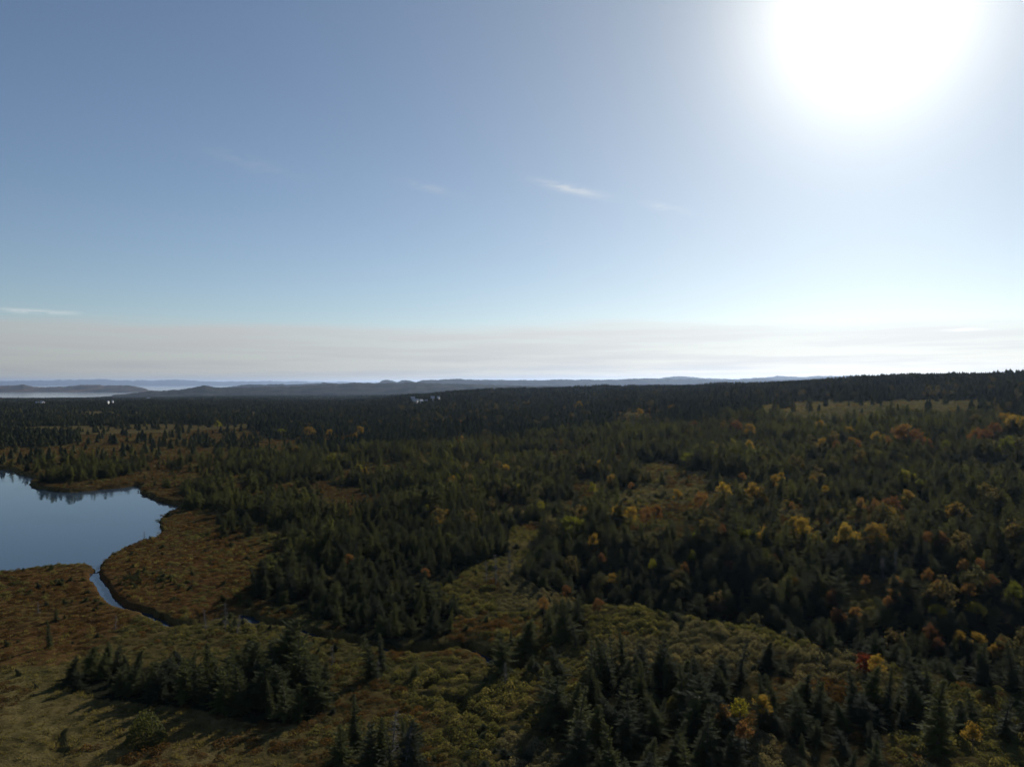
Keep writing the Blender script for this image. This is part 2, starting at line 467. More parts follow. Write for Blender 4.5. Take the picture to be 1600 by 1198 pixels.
# ground: peat and moss, tinted by what grows there (attributes bog and wood)
def ground_mat():
    m, n, l, out = new_mat('bog_ground')
    tcn = n.new('ShaderNodeTexCoord')
    def noise(scale, detail=5, rough=.55):
        t = n.new('ShaderNodeTexNoise'); t.inputs['Scale'].default_value = scale; t.inputs['Detail'].default_value = detail
        t.inputs['Roughness'].default_value = rough
        l.new(tcn.outputs['Object'], t.inputs['Vector']); return t.outputs['Fac']
    n1, n2, n3 = noise(.045), noise(.5, 4), noise(3.2, 3, .7)
    red = ramp(n, [(.30, (.042, .026, .012)), (.5, (.088, .046, .018)), (.72, (.13, .068, .026))])
    ol = ramp(n, [(.30, (.034, .036, .014)), (.5, (.080, .076, .028)), (.72, (.135, .118, .046))])
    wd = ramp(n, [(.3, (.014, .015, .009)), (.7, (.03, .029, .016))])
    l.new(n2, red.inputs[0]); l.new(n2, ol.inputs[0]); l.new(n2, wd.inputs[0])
    def attr(nm):
        a = n.new('ShaderNodeAttribute'); a.attribute_name = nm; return a.outputs['Fac']
    def mix(f, a, b, mode='MIX'):
        x = n.new('ShaderNodeMix'); x.data_type = 'RGBA'; x.blend_type = mode
        if isinstance(f, float): x.inputs['Factor'].default_value = f
        else: l.new(f, x.inputs['Factor'])
        l.new(a, x.inputs['A']); l.new(b, x.inputs['B']); return x.outputs['Result']
    wob = n.new('ShaderNodeMath'); wob.operation = 'MULTIPLY_ADD'; wob.use_clamp = True
    sub = n.new('ShaderNodeMath'); sub.operation = 'SUBTRACT'; l.new(n1, sub.inputs[0]); sub.inputs[1].default_value = .5
    l.new(sub.outputs[0], wob.inputs[0]); wob.inputs[1].default_value = 1.6; l.new(attr('bog'), wob.inputs[2])
    c = mix(wob.outputs[0], ol.outputs[0], red.outputs[0])
    st = ramp(n, [(.30, (.085, .068, .028)), (.5, (.17, .14, .058)), (.72, (.24, .195, .085))])
    l.new(n2, st.inputs[0])
    c = mix(attr('straw'), c, st.outputs[0])
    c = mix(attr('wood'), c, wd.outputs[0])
    tr = ramp(n, [(.25, (.55, .55, .55)), (.75, (1.3, 1.3, 1.3))])
    l.new(n3, tr.inputs[0])
    c = mix(1.0, c, tr.outputs[0], 'MULTIPLY')
    p = n.new('ShaderNodeBsdfDiffuse'); p.inputs['Roughness'].default_value = .8
    l.new(c, p.inputs['Color'])
    b = n.new('ShaderNodeBump'); b.inputs['Strength'].default_value = .8; b.inputs['Distance'].default_value = .25
    l.new(n3, b.inputs['Height']); l.new(b.outputs[0], p.inputs['Normal'])
    l.new(p.outputs[0], out.inputs['Surface'])
    return m
def water_mat(name, base, rough, bscale, bstr):
    m, n, l, out = new_mat(name)
    p = n.new('ShaderNodeBsdfPrincipled')
    p.inputs['Base Color'].default_value = (*base, 1); p.inputs['Roughness'].default_value = rough; p.inputs['IOR'].default_value = 1.33
    tcn = n.new('ShaderNodeTexCoord')
    t = n.new('ShaderNodeTexNoise'); t.inputs['Scale'].default_value = bscale; t.inputs['Detail'].default_value = 3
    l.new(tcn.outputs['Object'], t.inputs['Vector'])
    b = n.new('ShaderNodeBump'); b.inputs['Strength'].default_value = bstr; b.inputs['Distance'].default_value = .1
    l.new(t.outputs['Fac'], b.inputs['Height']); l.new(b.outputs[0], p.inputs['Normal'])
    l.new(p.outputs[0], out.inputs['Surface'])
    return m
M['ground'] = ground_mat()
M['pond'] = water_mat('pond_water', (.018, .034, .055), .03, .6, .03)
_nt = M['pond'].node_tree; _p = [q for q in _nt.nodes if q.type == 'BSDF_PRINCIPLED'][0]
_tc = [q for q in _nt.nodes if q.type == 'TEX_COORD'][0]; _n = _nt.nodes.new('ShaderNodeTexNoise'); _n.inputs['Scale'].default_value = .03; _n.inputs['Detail'].default_value = 3
_mr = _nt.nodes.new('ShaderNodeMapRange'); _mr.inputs[1].default_value = .45; _mr.inputs[2].default_value = .62; _mr.inputs[3].default_value = .02; _mr.inputs[4].default_value = .11
_nt.links.new(_tc.outputs['Object'], _n.inputs['Vector']); _nt.links.new(_n.outputs['Fac'], _mr.inputs[0]); _nt.links.new(_mr.outputs[0], _p.inputs['Roughness'])
M['sea'] = water_mat('sea_water', (.02, .04, .06), .10, .02, .05)

# ------------------------------------------------------------------ where it is open and where it is wooded (outlines on the ground)
OPEN = [(-400, 1500), (-400, 800), (0, 830), (140, 850), (165, 850), (200, 840), (262, 815), (290, 836), (420, 856), (455, 884), (540, 905), (600, 905), (650, 912), (705, 915), (735, 885),
        (790, 868), (800, 818), (848, 814), (846, 850), (800, 905), (850, 925), (900, 930), (1000, 945), (1100, 965), (1240, 1000), (1400, 1042), (1600, 1085), (2000, 1150), (2000, 1500)]
CLUMPS = [   # (outline of the foot of the clump, share of places that carry a tree)
    ([(98, 1072), (165, 1042), (300, 1046), (420, 1040), (490, 1050), (512, 1112), (470, 1130), (390, 1130), (330, 1112), (220, 1096), (140, 1092)], .95),
    ([(535, 1180), (650, 1180), (655, 1235), (525, 1235)], .6),
    ([(395, 938), (470, 950), (540, 988), (620, 1008), (705, 992), (718, 950), (660, 926), (560, 908), (450, 898), (405, 915)], .95),
    ([(920, 1035), (1050, 1045), (1048, 1100), (935, 1105), (915, 1070)], .92),
    ([(855, 1100), (930, 1095), (1010, 1100), (1140, 1130), (1175, 1240), (900, 1250), (880, 1190), (860, 1150)], .72),
    ([(1060, 1040), (1170, 1050), (1180, 1110), (1070, 1110)], .75),
    ([(1180, 1095), (1310, 1095), (1345, 1150), (1310, 1190), (1240, 1165), (1185, 1140)], .8),
    ([(1335, 1090), (1430, 1092), (1438, 1140), (1350, 1150)], .8),
    ([(1265, 1160), (1395, 1155), (1380, 1260), (1290, 1260)], .6),
    ([(1185, 1030), (1245, 1030), (1245, 1058), (1190, 1058)], .95),
    ([(845, 950), (910, 955), (915, 1010), (855, 1005)], .8),
    ([(770, 1005), (850, 1000), (850, 1055), (790, 1060)], .5),
    ([(560, 1030), (600, 1030), (600, 1060), (560, 1060)], .2),
    ([(1500, 1110), (1640, 1120), (1640, 1150), (1500, 1145)], .45),
    ([(860, 1040), (915, 1040), (915, 1090), (870, 1090)], .4),
    ([(1420, 1050), (1500, 1075), (1500, 1100), (1430, 1090)], .35),
]
GLADES = [   # openings in the forest
    ([(1003, 722), (1040, 718), (1110, 738), (1112, 760), (1100, 780), (1050, 790), (985, 792), (960, 785), (1000, 760)], .95),
    ([(1130, 638), (1230, 629), (1290, 625), (1420, 623), (1530, 625), (1535, 632), (1450, 636), (1380, 635), (1300, 642), (1220, 637)], .97),
    ([(488, 766), (540, 758), (578, 760), (560, 770), (510, 776)], .95),
    ([(-100, 700), (110, 697), (90, 715), (40, 735), (-100, 740)], .9),
    ([(125, 676), (220, 670), (300, 668), (300, 676), (210, 684), (130, 684)], .93),
    ([(245, 700), (360, 696), (365, 706), (330, 722), (260, 732), (225, 728)], .9),
    ([(330, 664), (405, 658), (405, 670), (335, 676)], .9),
    ([(45, 754), (120, 752), (190, 745), (250, 735), (255, 755), (210, 768), (60, 770)], .93),
    ([(217, 762), (285, 762), (292, 792), (240, 784)], .96),
    ([(350, 745), (420, 740), (420, 748), (355, 755)], .8),
    ([(245, 800), (330, 838), (245, 860), (240, 830)], .92),
    ([(960, 643), (1020, 641), (1020, 647), (965, 648)], .95),
    ([(570, 712), (660, 702), (660, 706), (575, 716)], .85),
    ([(1300, 905), (1340, 900), (1400, 905), (1400, 915), (1320, 925)], .7),
    ([(640, 690), (720, 684), (720, 688), (650, 694)], .8),
    ([(690, 648), (760, 645), (760, 648), (690, 652)], .9),
    ([(400, 690), (470, 684), (470, 689), (400, 695)], .8),
]
def openness(x, y, z):
    """0 = wooded, 1 = open"""
    px, py = project(x, y, z)
    jx = 14 * (fbm(x, y, 9, 2, 90) - .5); jy = 10 * (fbm(x, y, 9, 2, 91) - .5)
    px = px + jx; py = py + jy
    yc = np.interp(px, CREST_X, CREST_Y)
    op = in_poly(px, py, OPEN) & (y > 5) & ~((px > 900) & (y > yc + 6))
    o = np.where(op, 0.985, 0.0)
    for poly, k in CLUMPS:
        o = np.where(in_poly(px, py, poly) & op, 1 - k, o)
    for poly, k in GLADES:
        lift = 6.5 * F / np.maximum(y, 50)
        o = np.maximum(o, np.where((in_poly(px, py, poly) | in_poly(px, py - .35 * lift, poly) | in_poly(px, py - .7 * lift, poly) | in_poly(px, py - lift, poly)) & ~op, k, 0))
    r = np.hypot(x, y)
    n = fbm(x, y, 30, 4, 92)
    gaps = sstep(n, .568, .61) * sstep(r, 130, 200) * np.interp(px, [0, 700, 1000, 1300], [.9, .9, .8, .7])
    strips = sstep(fbm(x * .45, y, 55, 3, 93), .57, .61) * sstep(r, 330, 450) * np.interp(px, [0, 500, 1000, 1300], [.95, .9, .5, .3]) * (1 - sstep(r, 2500, 3500))
    return np.maximum(o, np.maximum(gaps, strips) * (y > 0))
BOG = [(-100, 900), (150, 880), (262, 822), (430, 856), (400, 905), (385, 950), (330, 970), (230, 950), (170, 1000), (90, 1040), (0, 1040), (-100, 1030)]

# ------------------------------------------------------------------ ground, water
th = np.concatenate([np.linspace(-R(180), -R(44), 40, endpoint=False), np.linspace(-R(44), R(44), 600, endpoint=False), np.linspace(R(44), R(180), 40, endpoint=False)])
rr = np.concatenate([np.geomspace(2, 60, 20, endpoint=False), np.geomspace(60, 190, 240, endpoint=False), np.geomspace(190, 900, 170, endpoint=False), np.geomspace(900, 9000, 90)])
TH, RR = np.meshgrid(th, rr)
GX, GY = RR * np.sin(TH), RR * np.cos(TH)
GZ = height(GX.ravel(), GY.ravel()).reshape(GX.shape)
gm = grid_mesh('ground', np.stack([GX, GY, GZ], -1), True, M['ground'])
gx, gy, gz = GX.ravel(), GY.ravel(), GZ.ravel()
opn = openness(gx, gy, gz)
gpx, gpy = project(gx, gy, gz)
bogf = np.where(in_poly(gpx, gpy, BOG) & (gy > 0), .85, .35)
bogf = np.where(gy > 190, .5, bogf)
bogf = np.where((gy > 200) & (gpx > 900), .45, bogf)
straw = np.where((gy > 330) & (gpx > 1080), 1.0, 0.0) + np.where((gy > 200) & (gy < 330) & (gpx > 930), .5, 0) + np.where((gy > 300) & (gpx < 700), .35, 0) + np.where((gy > 0) & (gy < 112) & (gpx < 470), .22 * sstep(gpy, 1030, 1080), 0)
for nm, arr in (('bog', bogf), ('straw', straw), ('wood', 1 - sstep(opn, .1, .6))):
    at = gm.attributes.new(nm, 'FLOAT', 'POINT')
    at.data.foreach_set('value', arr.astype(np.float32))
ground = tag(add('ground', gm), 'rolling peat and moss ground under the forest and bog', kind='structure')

pond_me = mesh('pond', [(x, y, POND_Z) for x, y in POND * 1.0 + 0], [list(range(len(POND)))], M['pond'])
tag(add('pond', pond_me), 'still blue pond mirroring the sky beside the bog', kind='structure')
def ribbon(name, line, half, z, mat):
    v, f = [], []
    for i, p in enumerate(line):
        t = line[min(i + 1, len(line) - 1)] - line[max(i - 1, 0)]
        nrm = np.array([-t[1], t[0]]) / (np.hypot(*t) + 1e-9)
        for s in (-1, 1):
            q = p + s * half * nrm
            v.append((q[0], q[1], z))
        if i: f.append((2 * i - 2, 2 * i - 1, 2 * i + 1, 2 * i))
    return mesh(name, v, f, mat)
tag(add('stream', ribbon('stream', STREAM, 1.5, STREAM_Z - .004, M['pond'])), 'narrow dark stream winding from the pond across the bog', kind='structure')
w = 69000.0
tag(add('sea', mesh('sea', [(-w, 1500, SEA), (w, 1500, SEA), (w, w, SEA), (-w, w, SEA)], [(0, 1, 2, 3)], M['sea'])), 'pale sea reaching to the horizon', kind='structure')

# ------------------------------------------------------------------ far hills
def hill_mat(name, c0, c1, scale):
    m = plain_mat(name, c0, c1, scale, 1.0, .0)
    nt = m.node_tree
    d = nt.nodes.new('ShaderNodeBsdfDiffuse')
    rp = [q for q in nt.nodes if q.type == 'VALTORGB'][0]
    out = [q for q in nt.nodes if q.type == 'OUTPUT_MATERIAL'][0]
    nt.links.new(rp.outputs[0], d.inputs['Color']); nt.links.new(d.outputs[0], out.inputs['Surface'])
    return m
M['hill_wood'] = hill_mat('wooded_hill', (.010, .013, .012), (.036, .034, .024), .006)
M['hill_barren'] = hill_mat('barren_headland', (.016, .018, .015), (.085, .060, .040), .004)
def ridge(name, label, outline, dist, thick, mat, rough=.05, seed=0, ncol=420, nrow=30, fine=0.0, jag=1.0):
    """outline: photo pixels of the skyline; built as a land mass at its real distance with a front and a back slope"""
    xs = np.array([p[0] for p in outline], float); ys = np.array([p[1] for p in outline], float)
    px = np.linspace(xs[0], xs[-1], ncol)
    u = (px - CX) / F
    top = np.interp(px, xs, ys)
    k = np.ones(5) / 5
    tp = np.convolve(np.pad(top, 2, mode='edge'), k, 'valid')
    tp = tp + jag * ((fbm(px, px * 0, 9, 3, 300 + seed) - .5) * 2.4 + (rng.random(ncol) - .5) * .5)
    v = np.linspace(-1, 1, nrow)
    D = dist + v[:, None] * thick / 2 * np.ones(ncol)[None, :]
    X, Y = u[None, :] * D, D
    crest = EYE + (CY - tp) * dist / F
    end = np.sqrt(np.clip(np.minimum(np.arange(ncol), np.arange(ncol)[::-1]) / (ncol * .05), 0, 1))
    H = (crest - SEA)[None, :] * end[None, :]
    nse = fbm(X, Y, thick * .35, 4, seed) - .5
    prof = np.clip(1 - np.abs(v[:, None]) ** 1.6, 0, 1)
    Z = SEA - 4 + (H + 4) * prof * (1 + nse * .7 * (1 - prof)) + H * rough * nse
    if fine: Z = Z + fine * (rng.random(Z.shape) - .4) * (prof > .05)
    me = grid_mesh(name, np.stack([X, Y, Z], -1), False, mat)
    return tag(add(name, me), label, kind='structure')
ridge('hills', 'hazy far shore along the sea horizon', [(-300, 597), (0, 595.5), (60, 594), (130, 593), (160, 592.5), (200, 594.5), (290, 593.5), (330, 596), (420, 595.5), (560, 597), (700, 598)], 34000, 6000, M['hill_wood'], .03, 1)
ridge('hills', 'low barren headland across the bay', [(-400, 606), (-120, 604), (0, 603), (22, 602), (38, 600.5), (50, 604), (75, 604.5), (105, 603.5), (125, 601), (140, 600.5), (160, 601.5), (185, 602), (205, 602.8), (218, 604), (232, 608), (250, 611)], 9300, 1500, M['hill_barren'], .05, 2)
ridge('hills', 'blue wooded hill with a small peak', [(175, 617), (225, 612), (260, 610), (290, 608), (312, 603.5), (322, 602), (334, 605), (350, 605.5), (400, 604.5), (450, 604), (500, 601.5), (550, 598.5), (590, 599), (620, 598.5), (645, 596.3), (670, 599), (720, 600), (800, 602), (900, 604), (1050, 607)], 5600, 1900, M['hill_wood'], .05, 3, 420, 30, 5)
ridge('hills', 'pale hill with a knob beyond the blue hill', [(350, 606), (385, 601), (420, 600.8), (470, 600), (500, 599), (506, 597), (520, 598), (560, 600), (600, 603)], 9000, 1400, M['hill_wood'], .04, 4)
ridge('hills', 'two rounded far knobs', [(575, 602), (592, 597.5), (597, 594.5), (606, 593.2), (614, 594), (620, 596.5), (626, 594.5), (634, 593.8), (645, 595.5), (670, 600)], 10500, 1200, M['hill_wood'], .02, 5)
ridge('hills', 'long grey ridge along the horizon', [(620, 600), (650, 594.5), (690, 593), (707, 591.8), (740, 593), (800, 594), (870, 593.2), (920, 592.8), (960, 592.5), (1000, 591.5), (1060, 592), (1130, 593), (1200, 592), (1300, 593), (1420, 596)], 9500, 2500, M['hill_wood'], .04, 6, 420, 26, 4)
ridge('hills', 'farther grey ridge with a flat hump', [(900, 600), (1000, 592), (1030, 590.5), (1050, 588.5), (1062, 588), (1100, 590.5), (1150, 592), (1195, 588.5), (1222, 586.8), (1240, 588.5), (1270, 587.2), (1310, 586.5), (1370, 588), (1450, 590), (1700, 590), (2000, 592)], 13500, 2600, M['hill_wood'], .04, 7)

# ------------------------------------------------------------------ trees: prototypes
def tube(V, Fc, p, q, r0, r1, n=5):
    p, q = Vector(p), Vector(q)
    ax = (q - p).normalized()
    a = ax.orthogonal().normalized(); b = ax.cross(a)
    k = len(V)
    for c, r in ((p, r0), (q, r1)):
        for i in range(n):
            t = 2 * math.pi * i / n
            V.append(c + r * (math.cos(t) * a + math.sin(t) * b))
    for i in range(n):
        j = (i + 1) % n
        Fc.append((k + i, k + j, k + n + j, k + n + i))
def spruce_proto(seed, H=7.0, rad=1.7, bushy=.75, whorls=24, dens=1.0, name='spruce'):
    rd = random.Random(seed)
    tv, tf = [], []
    lean = (rd.uniform(-.06, .06), rd.uniform(-.06, .06))
    pts = [Vector((lean[0] * z * z / H * 3, lean[1] * z * z / H * 3, z)) for z in (-.4, H * .3, H * .65, H)]
    rs = (.16, .11, .06, .012)
    for i in range(3): tube(tv, tf, pts[i], pts[i + 1], rs[i], rs[i + 1], 6)
    V, Fc = [], []
    lob = [rd.uniform(.55, 1.3) for _ in range(7)]
    shelf = [rd.uniform(.70, 1.2) for _ in range(whorls)]
    ph = rd.uniform(0, 6.28)
    for wi in range(whorls):
        t = (wi + rd.uniform(-.3, .3)) / (whorls - 1)
        t = min(max(t, 0), 1)
        z = H * (.05 + .93 * t)
        env = rad * ((1 - t) ** bushy) * (1 if t > .12 else .72 + 2.3 * t) * shelf[wi] + .10
        c = Vector((lean[0] * z * z / H * 3, lean[1] * z * z / H * 3, z))
        nb = max(5, int(round((11 - 5 * t) * dens)))
        for b in range(nb):
            a = 6.283 * b / nb + wi * 2.4 + rd.uniform(-.35, .35)
            lf = lob[int((a + ph) / 6.283 * 7 + wi * .37) % 7]
            if rd.random() < .10: continue
            L = env * lf * rd.uniform(.5, 1.12) * (1.35 if rd.random() < .06 else 1)
            if L < .08: L = .08
            up = -.34 + .95 * t + rd.uniform(-.15, .15)
            d = Vector((math.cos(a), math.sin(a), 0)); side = Vector((-math.sin(a), math.cos(a), 0))
            P = []
            for k in range(4):
                s = k / 3
                P.append(c + d * (L * s) + Vector((0, 0, L * (up * s - .22 * s * s * (1 - t) + .20 * s ** 3))))
            w = .10 + .09 * L
            k0 = len(V)
            for k, p in enumerate(P):
                ww = w * (1 - k / 3.3)
                V.append(p + side * ww - Vector((0, 0, .05))); V.append(p - side * ww - Vector((0, 0, .05)))
            for k in range(3): Fc.append((k0 + 2 * k, k0 + 2 * k + 1, k0 + 2 * k + 3, k0 + 2 * k + 2))
            nt = 4 + int(L * 3.2)
            for k in range(nt):
                s = .18 + .8 * (k + rd.random()) / nt
                i = min(int(s * 3), 2); p = P[i].lerp(P[i + 1], s * 3 - i)
                for sg in (-1, 1):
                    tl = (.16 + .34 * L * (1 - s)) * rd.uniform(.7, 1.25)
                    td = (d * .75 + side * sg * rd.uniform(.6, 1.1) + Vector((0, 0, rd.uniform(-.45, .35)))).normalized()
                    bw_ = .055 + .07 * tl
                    pe = td.cross(Vector((0, 0, 1))).normalized() * bw_ + Vector((0, 0, rd.uniform(-.07, .07)))
                    k1 = len(V)
                    V += [p - pe, p + pe, p + td * tl]
                    Fc.append((k1, k1 + 1, k1 + 2))
    return mesh(name + '_trunk', tv, tf, M['bark'], True), mesh(name + '_crown', V, Fc, M['spruce'])
def cone_proto(seed, H=7.0, rad=1.7, tiers=7):
    """a spruce far away: ragged skirts of branches"""
    rd = random.Random(seed)
    V, Fc = [], []
    for k in range(tiers):
        t = k / tiers
        z0, z1 = H * (.02 + .9 * t), H * min(1.0, .02 + .9 * t + .36)
        r = rad * ((1 - t) ** .8) + .06
        n = 9
        b = len(V)
        V.append(Vector((rd.uniform(-.1, .1), rd.uniform(-.1, .1), z1)))
        for i in range(n):
            a = 6.283 * i / n + k * .5
            q = r * rd.uniform(.55, 1.2)
            V.append(Vector((math.cos(a) * q, math.sin(a) * q, z0 + rd.uniform(-.25, .3))))
        for i in range(n): Fc.append((b, b + 1 + i, b + 1 + (i + 1) % n))
    return mesh('far_spruce', V, Fc, M['spruce_far'])
def leafy_proto(seed, mat, H=5.5, rad=2.2, leaves=1300, size=.15, trunk=True, name='broadleaf'):
    """birch or maple: several uneven lobes of leaf clumps on a forked trunk"""
    rd = random.Random(seed)
    tv, tf = [], []
    lobes = []
    for k in range(rd.randint(11, 15)):
        a = rd.uniform(0, 6.283); u_ = rd.random()
        q = rad * .72 * math.sqrt(1 - u_ ** 2) * rd.uniform(.6, 1.05)
        lobes.append((Vector((q * math.cos(a), q * math.sin(a), H * (.28 + .55 * u_ * rd.uniform(.75, 1.1)))), rad * rd.uniform(.26, .42)))
    if trunk:
        tube(tv, tf, (0, 0, -.4), (0, 0, H * .35), .12, .08, 6)
        for c, r in lobes: tube(tv, tf, (0, 0, H * .25), c, .05, .012, 4)
    V, Fc = [], []
    while len(Fc) < leaves:
        c, r = rd.choice(lobes)
        d = Vector((rd.gauss(0, 1), rd.gauss(0, 1), rd.gauss(0, 1) * .85)).normalized()
        p = c + d * r * (rd.random() ** .45) * rd.choice((1, 1, 1, 1.2))
        for _ in range(3):
            q = p + Vector((rd.gauss(0, .14), rd.gauss(0, .14), rd.gauss(0, .12)))
            n = (d + Vector((rd.gauss(0, .8), rd.gauss(0, .8), rd.gauss(0, .8)))).normalized()
            a = n.orthogonal().normalized(); b = n.cross(a)
            s = size * rd.uniform(.6, 1.3)
            k = len(V)
            V += [q - a * s, q + b * s * .6, q + a * s, q - b * s * .6]
            Fc.append((k, k + 1, k + 2, k + 3))
    return (mesh(name + '_trunk', tv, tf, M['bark'], True) if trunk else None), mesh(name + '_crown', V, Fc, mat)
def shrub_proto(seed, mat, rad=.8, H=.8, leaves=190, size=.085, name='shrub'):
    rd = random.Random(seed)
    V, Fc = [], []
    for _ in range(leaves):
        a = rd.uniform(0, 6.283); q = rad * math.sqrt(rd.random())
        z = H * (1 - (q / rad) ** 2) * rd.uniform(.35, 1.05)
        p = Vector((q * math.cos(a), q * math.sin(a), z))
        n = Vector((rd.gauss(0, .6) + .5 * math.cos(a), rd.gauss(0, .6) + .5 * math.sin(a), rd.uniform(.1, 1))).normalized()
        t = n.orthogonal().normalized(); b = n.cross(t)
        s = size * rd.uniform(.6, 1.4)
        k = len(V)
        V += [p - t * s, p + b * s * .6, p + t * s, p - b * s * .6]
        Fc.append((k, k + 1, k + 2, k + 3))
    return mesh(name, V, Fc, mat)
def tuft_proto(seed, mat, blades=26, H=.45, rad=.35, name='sedge'):
    rd = random.Random(seed)
    V, Fc = [], []
    for _ in range(blades):
        a = rd.uniform(0, 6.283); q = rad * math.sqrt(rd.random())
        p = Vector((q * math.cos(a), q * math.sin(a), 0))
        d = Vector((rd.gauss(0, .45), rd.gauss(0, .45), 1)).normalized() * H * rd.uniform(.6, 1.2)
        s = d.cross(Vector((rd.random() - .5, rd.random() - .5, .1))).normalized() * .035
        k = len(V)
        V += [p - s, p + s, p + d]
        Fc.append((k, k + 1, k + 2))
    return mesh(name, V, Fc, mat)
def snag_proto(seed, H=5.0):
    """dead or bare tree: grey pole with short broken twigs"""
    rd = random.Random(seed)
    tv, tf, V, Fc = [], [], [], []
    lean = Vector((rd.uniform(-.08, .08), rd.uniform(-.08, .08), 1))
    tube(tv, tf, (0, 0, -.3), lean * H * .6, .085, .05, 5); tube(tv, tf, lean * H * .6, lean * H, .05, .012, 5)
    for k in range(70):
        z = H * rd.uniform(.12, .96); a = rd.uniform(0, 6.283)
        L = rd.uniform(.3, 1.15) * (1.15 - z / H)
        p = lean * z
        q = p + Vector((math.cos(a) * L, math.sin(a) * L, rd.uniform(-.25, .35) * L))
        tube(V, Fc, p, q, .020, .006, 3)
        for _ in range(3):
            s = p.lerp(q, rd.uniform(.4, 1)); e = s + Vector((rd.gauss(0, .22), rd.gauss(0, .22), rd.gauss(0, .15)))
            tube(V, Fc, s, e, .012, .005, 3)
    return mesh('snag_trunk', tv, tf, M['snag'], True), mesh('snag_twigs', V, Fc, M['twig'])

SPRUCE = [spruce_proto(100 + i, 7.0, r, b, w, d) for i, (r, b, w, d) in enumerate([
    (2.3, .85, 26, 1.1), (2.0, .95, 27, 1.0), (2.7, .66, 25, 1.1), (1.8, .85, 26, .9), (2.5, .75, 24, 1.05), (1.5, 1.0, 28, .95), (2.9, .58, 24, 1.15), (1.9, .8, 18, .75), (2.4, .7, 20, .8), (2.2, .62, 22, .9), (1.3, .8, 18, .7), (2.6, .9, 25, 1.1)])]
CONES = [cone_proto(200 + i, 7.0, random.uniform(1.7, 2.4)) for i in range(5)]
GOLD = [leafy_proto(300 + i, M['gold']) for i in range(3)]
RUST = [leafy_proto(320 + i, M['rust']) for i in range(3)]
LIME = [leafy_proto(340 + i, M['lime']) for i in range(3)]
SNAG = [snag_proto(360 + i) for i in range(4)]

# ------------------------------------------------------------------ where the trees stand
def scatter(r0, r1, spacing, half_ang, seed):
    """jittered grid over a sector of the country in front of the drone"""
    g = np.random.default_rng(seed)
    hx = r1 * math.sin(half_ang)
    xs = np.arange(-hx, hx, spacing); ys = np.arange(0, r1, spacing)
    X, Y = np.meshgrid(xs, ys)
    X = X + g.uniform(-.5, .5, X.shape) * spacing * 1.1
    Y = Y + g.uniform(-.5, .5, Y.shape) * spacing * 1.1
    r = np.hypot(X, Y)
    k = (r > r0) & (r < r1) & (np.abs(np.arctan2(X, Y)) < half_ang)
    return X[k], Y[k], g
def wet(x, y):
    m = np.zeros(x.shape, bool)
    n = y < 900
    xs, ys = x[n], y[n]
    m[n] = in_poly(xs, ys, POND) | (line_dist(xs, ys, POND, True) < 2.0) | (line_dist(xs, ys, STREAM) < 2.2)
    return m

# conifers within 420 m
X, Y, g = scatter(55, 420, 2.35, R(42), 5)
Z = height(X, Y)
o = openness(X, Y, Z)
gap = fbm(X, Y, 16, 3, 33)
p = (1 - o) * np.where(o < .02, .96 - .3 * sstep(gap, .54, .68), 1)
k = (g.random(X.shape) < p) & ~wet(X, Y)
X, Y, Z, o = X[k], Y[k], Z[k], o[k]
grow = fbm(X, Y, 24, 2, 35)
S = (0.22 + 1.05 * grow) * g.uniform(.58, 1.32, X.shape)
S = np.where((o > .9), S * .55, S)
_px = CX + F * X / Y
S = np.where((o > .9) & (Y < 160), S * .8, S) * np.where(Y < 128, np.interp(_px, [500, 760, 900, 1600], [.95, .88, .80, .78]), 1.0)
S = np.where(g.random(X.shape) < .16, S * g.uniform(.35, .7, X.shape), S)
S = S * np.where(Y > 128, .9, .92)
W = S ** .8 * g.uniform(.85, 1.4, X.shape) * 1.06
VAR = g.integers(0, len(SPRUCE), X.shape)
ROT = g.uniform(0, 6.283, X.shape)
# the 300 that show largest are trees of their own
px, pyb = project(X, Y, Z); _, pyt = project(X, Y, Z + 7 * S)
vis = (px > -15) & (px < 1615) & (pyt < 1190)
size = np.where(vis, 7 * S * F / Y, 0)
yc = np.interp(px, CREST_X, CREST_Y)
size = np.where((px > 880) & (Y > yc + 3), size * .55, size)
order = np.argsort(-size)
hero = np.zeros(X.shape, bool); hero[order[:296]] = True
print('conifers near', len(X), 'heroes to Y', Y[hero].max())

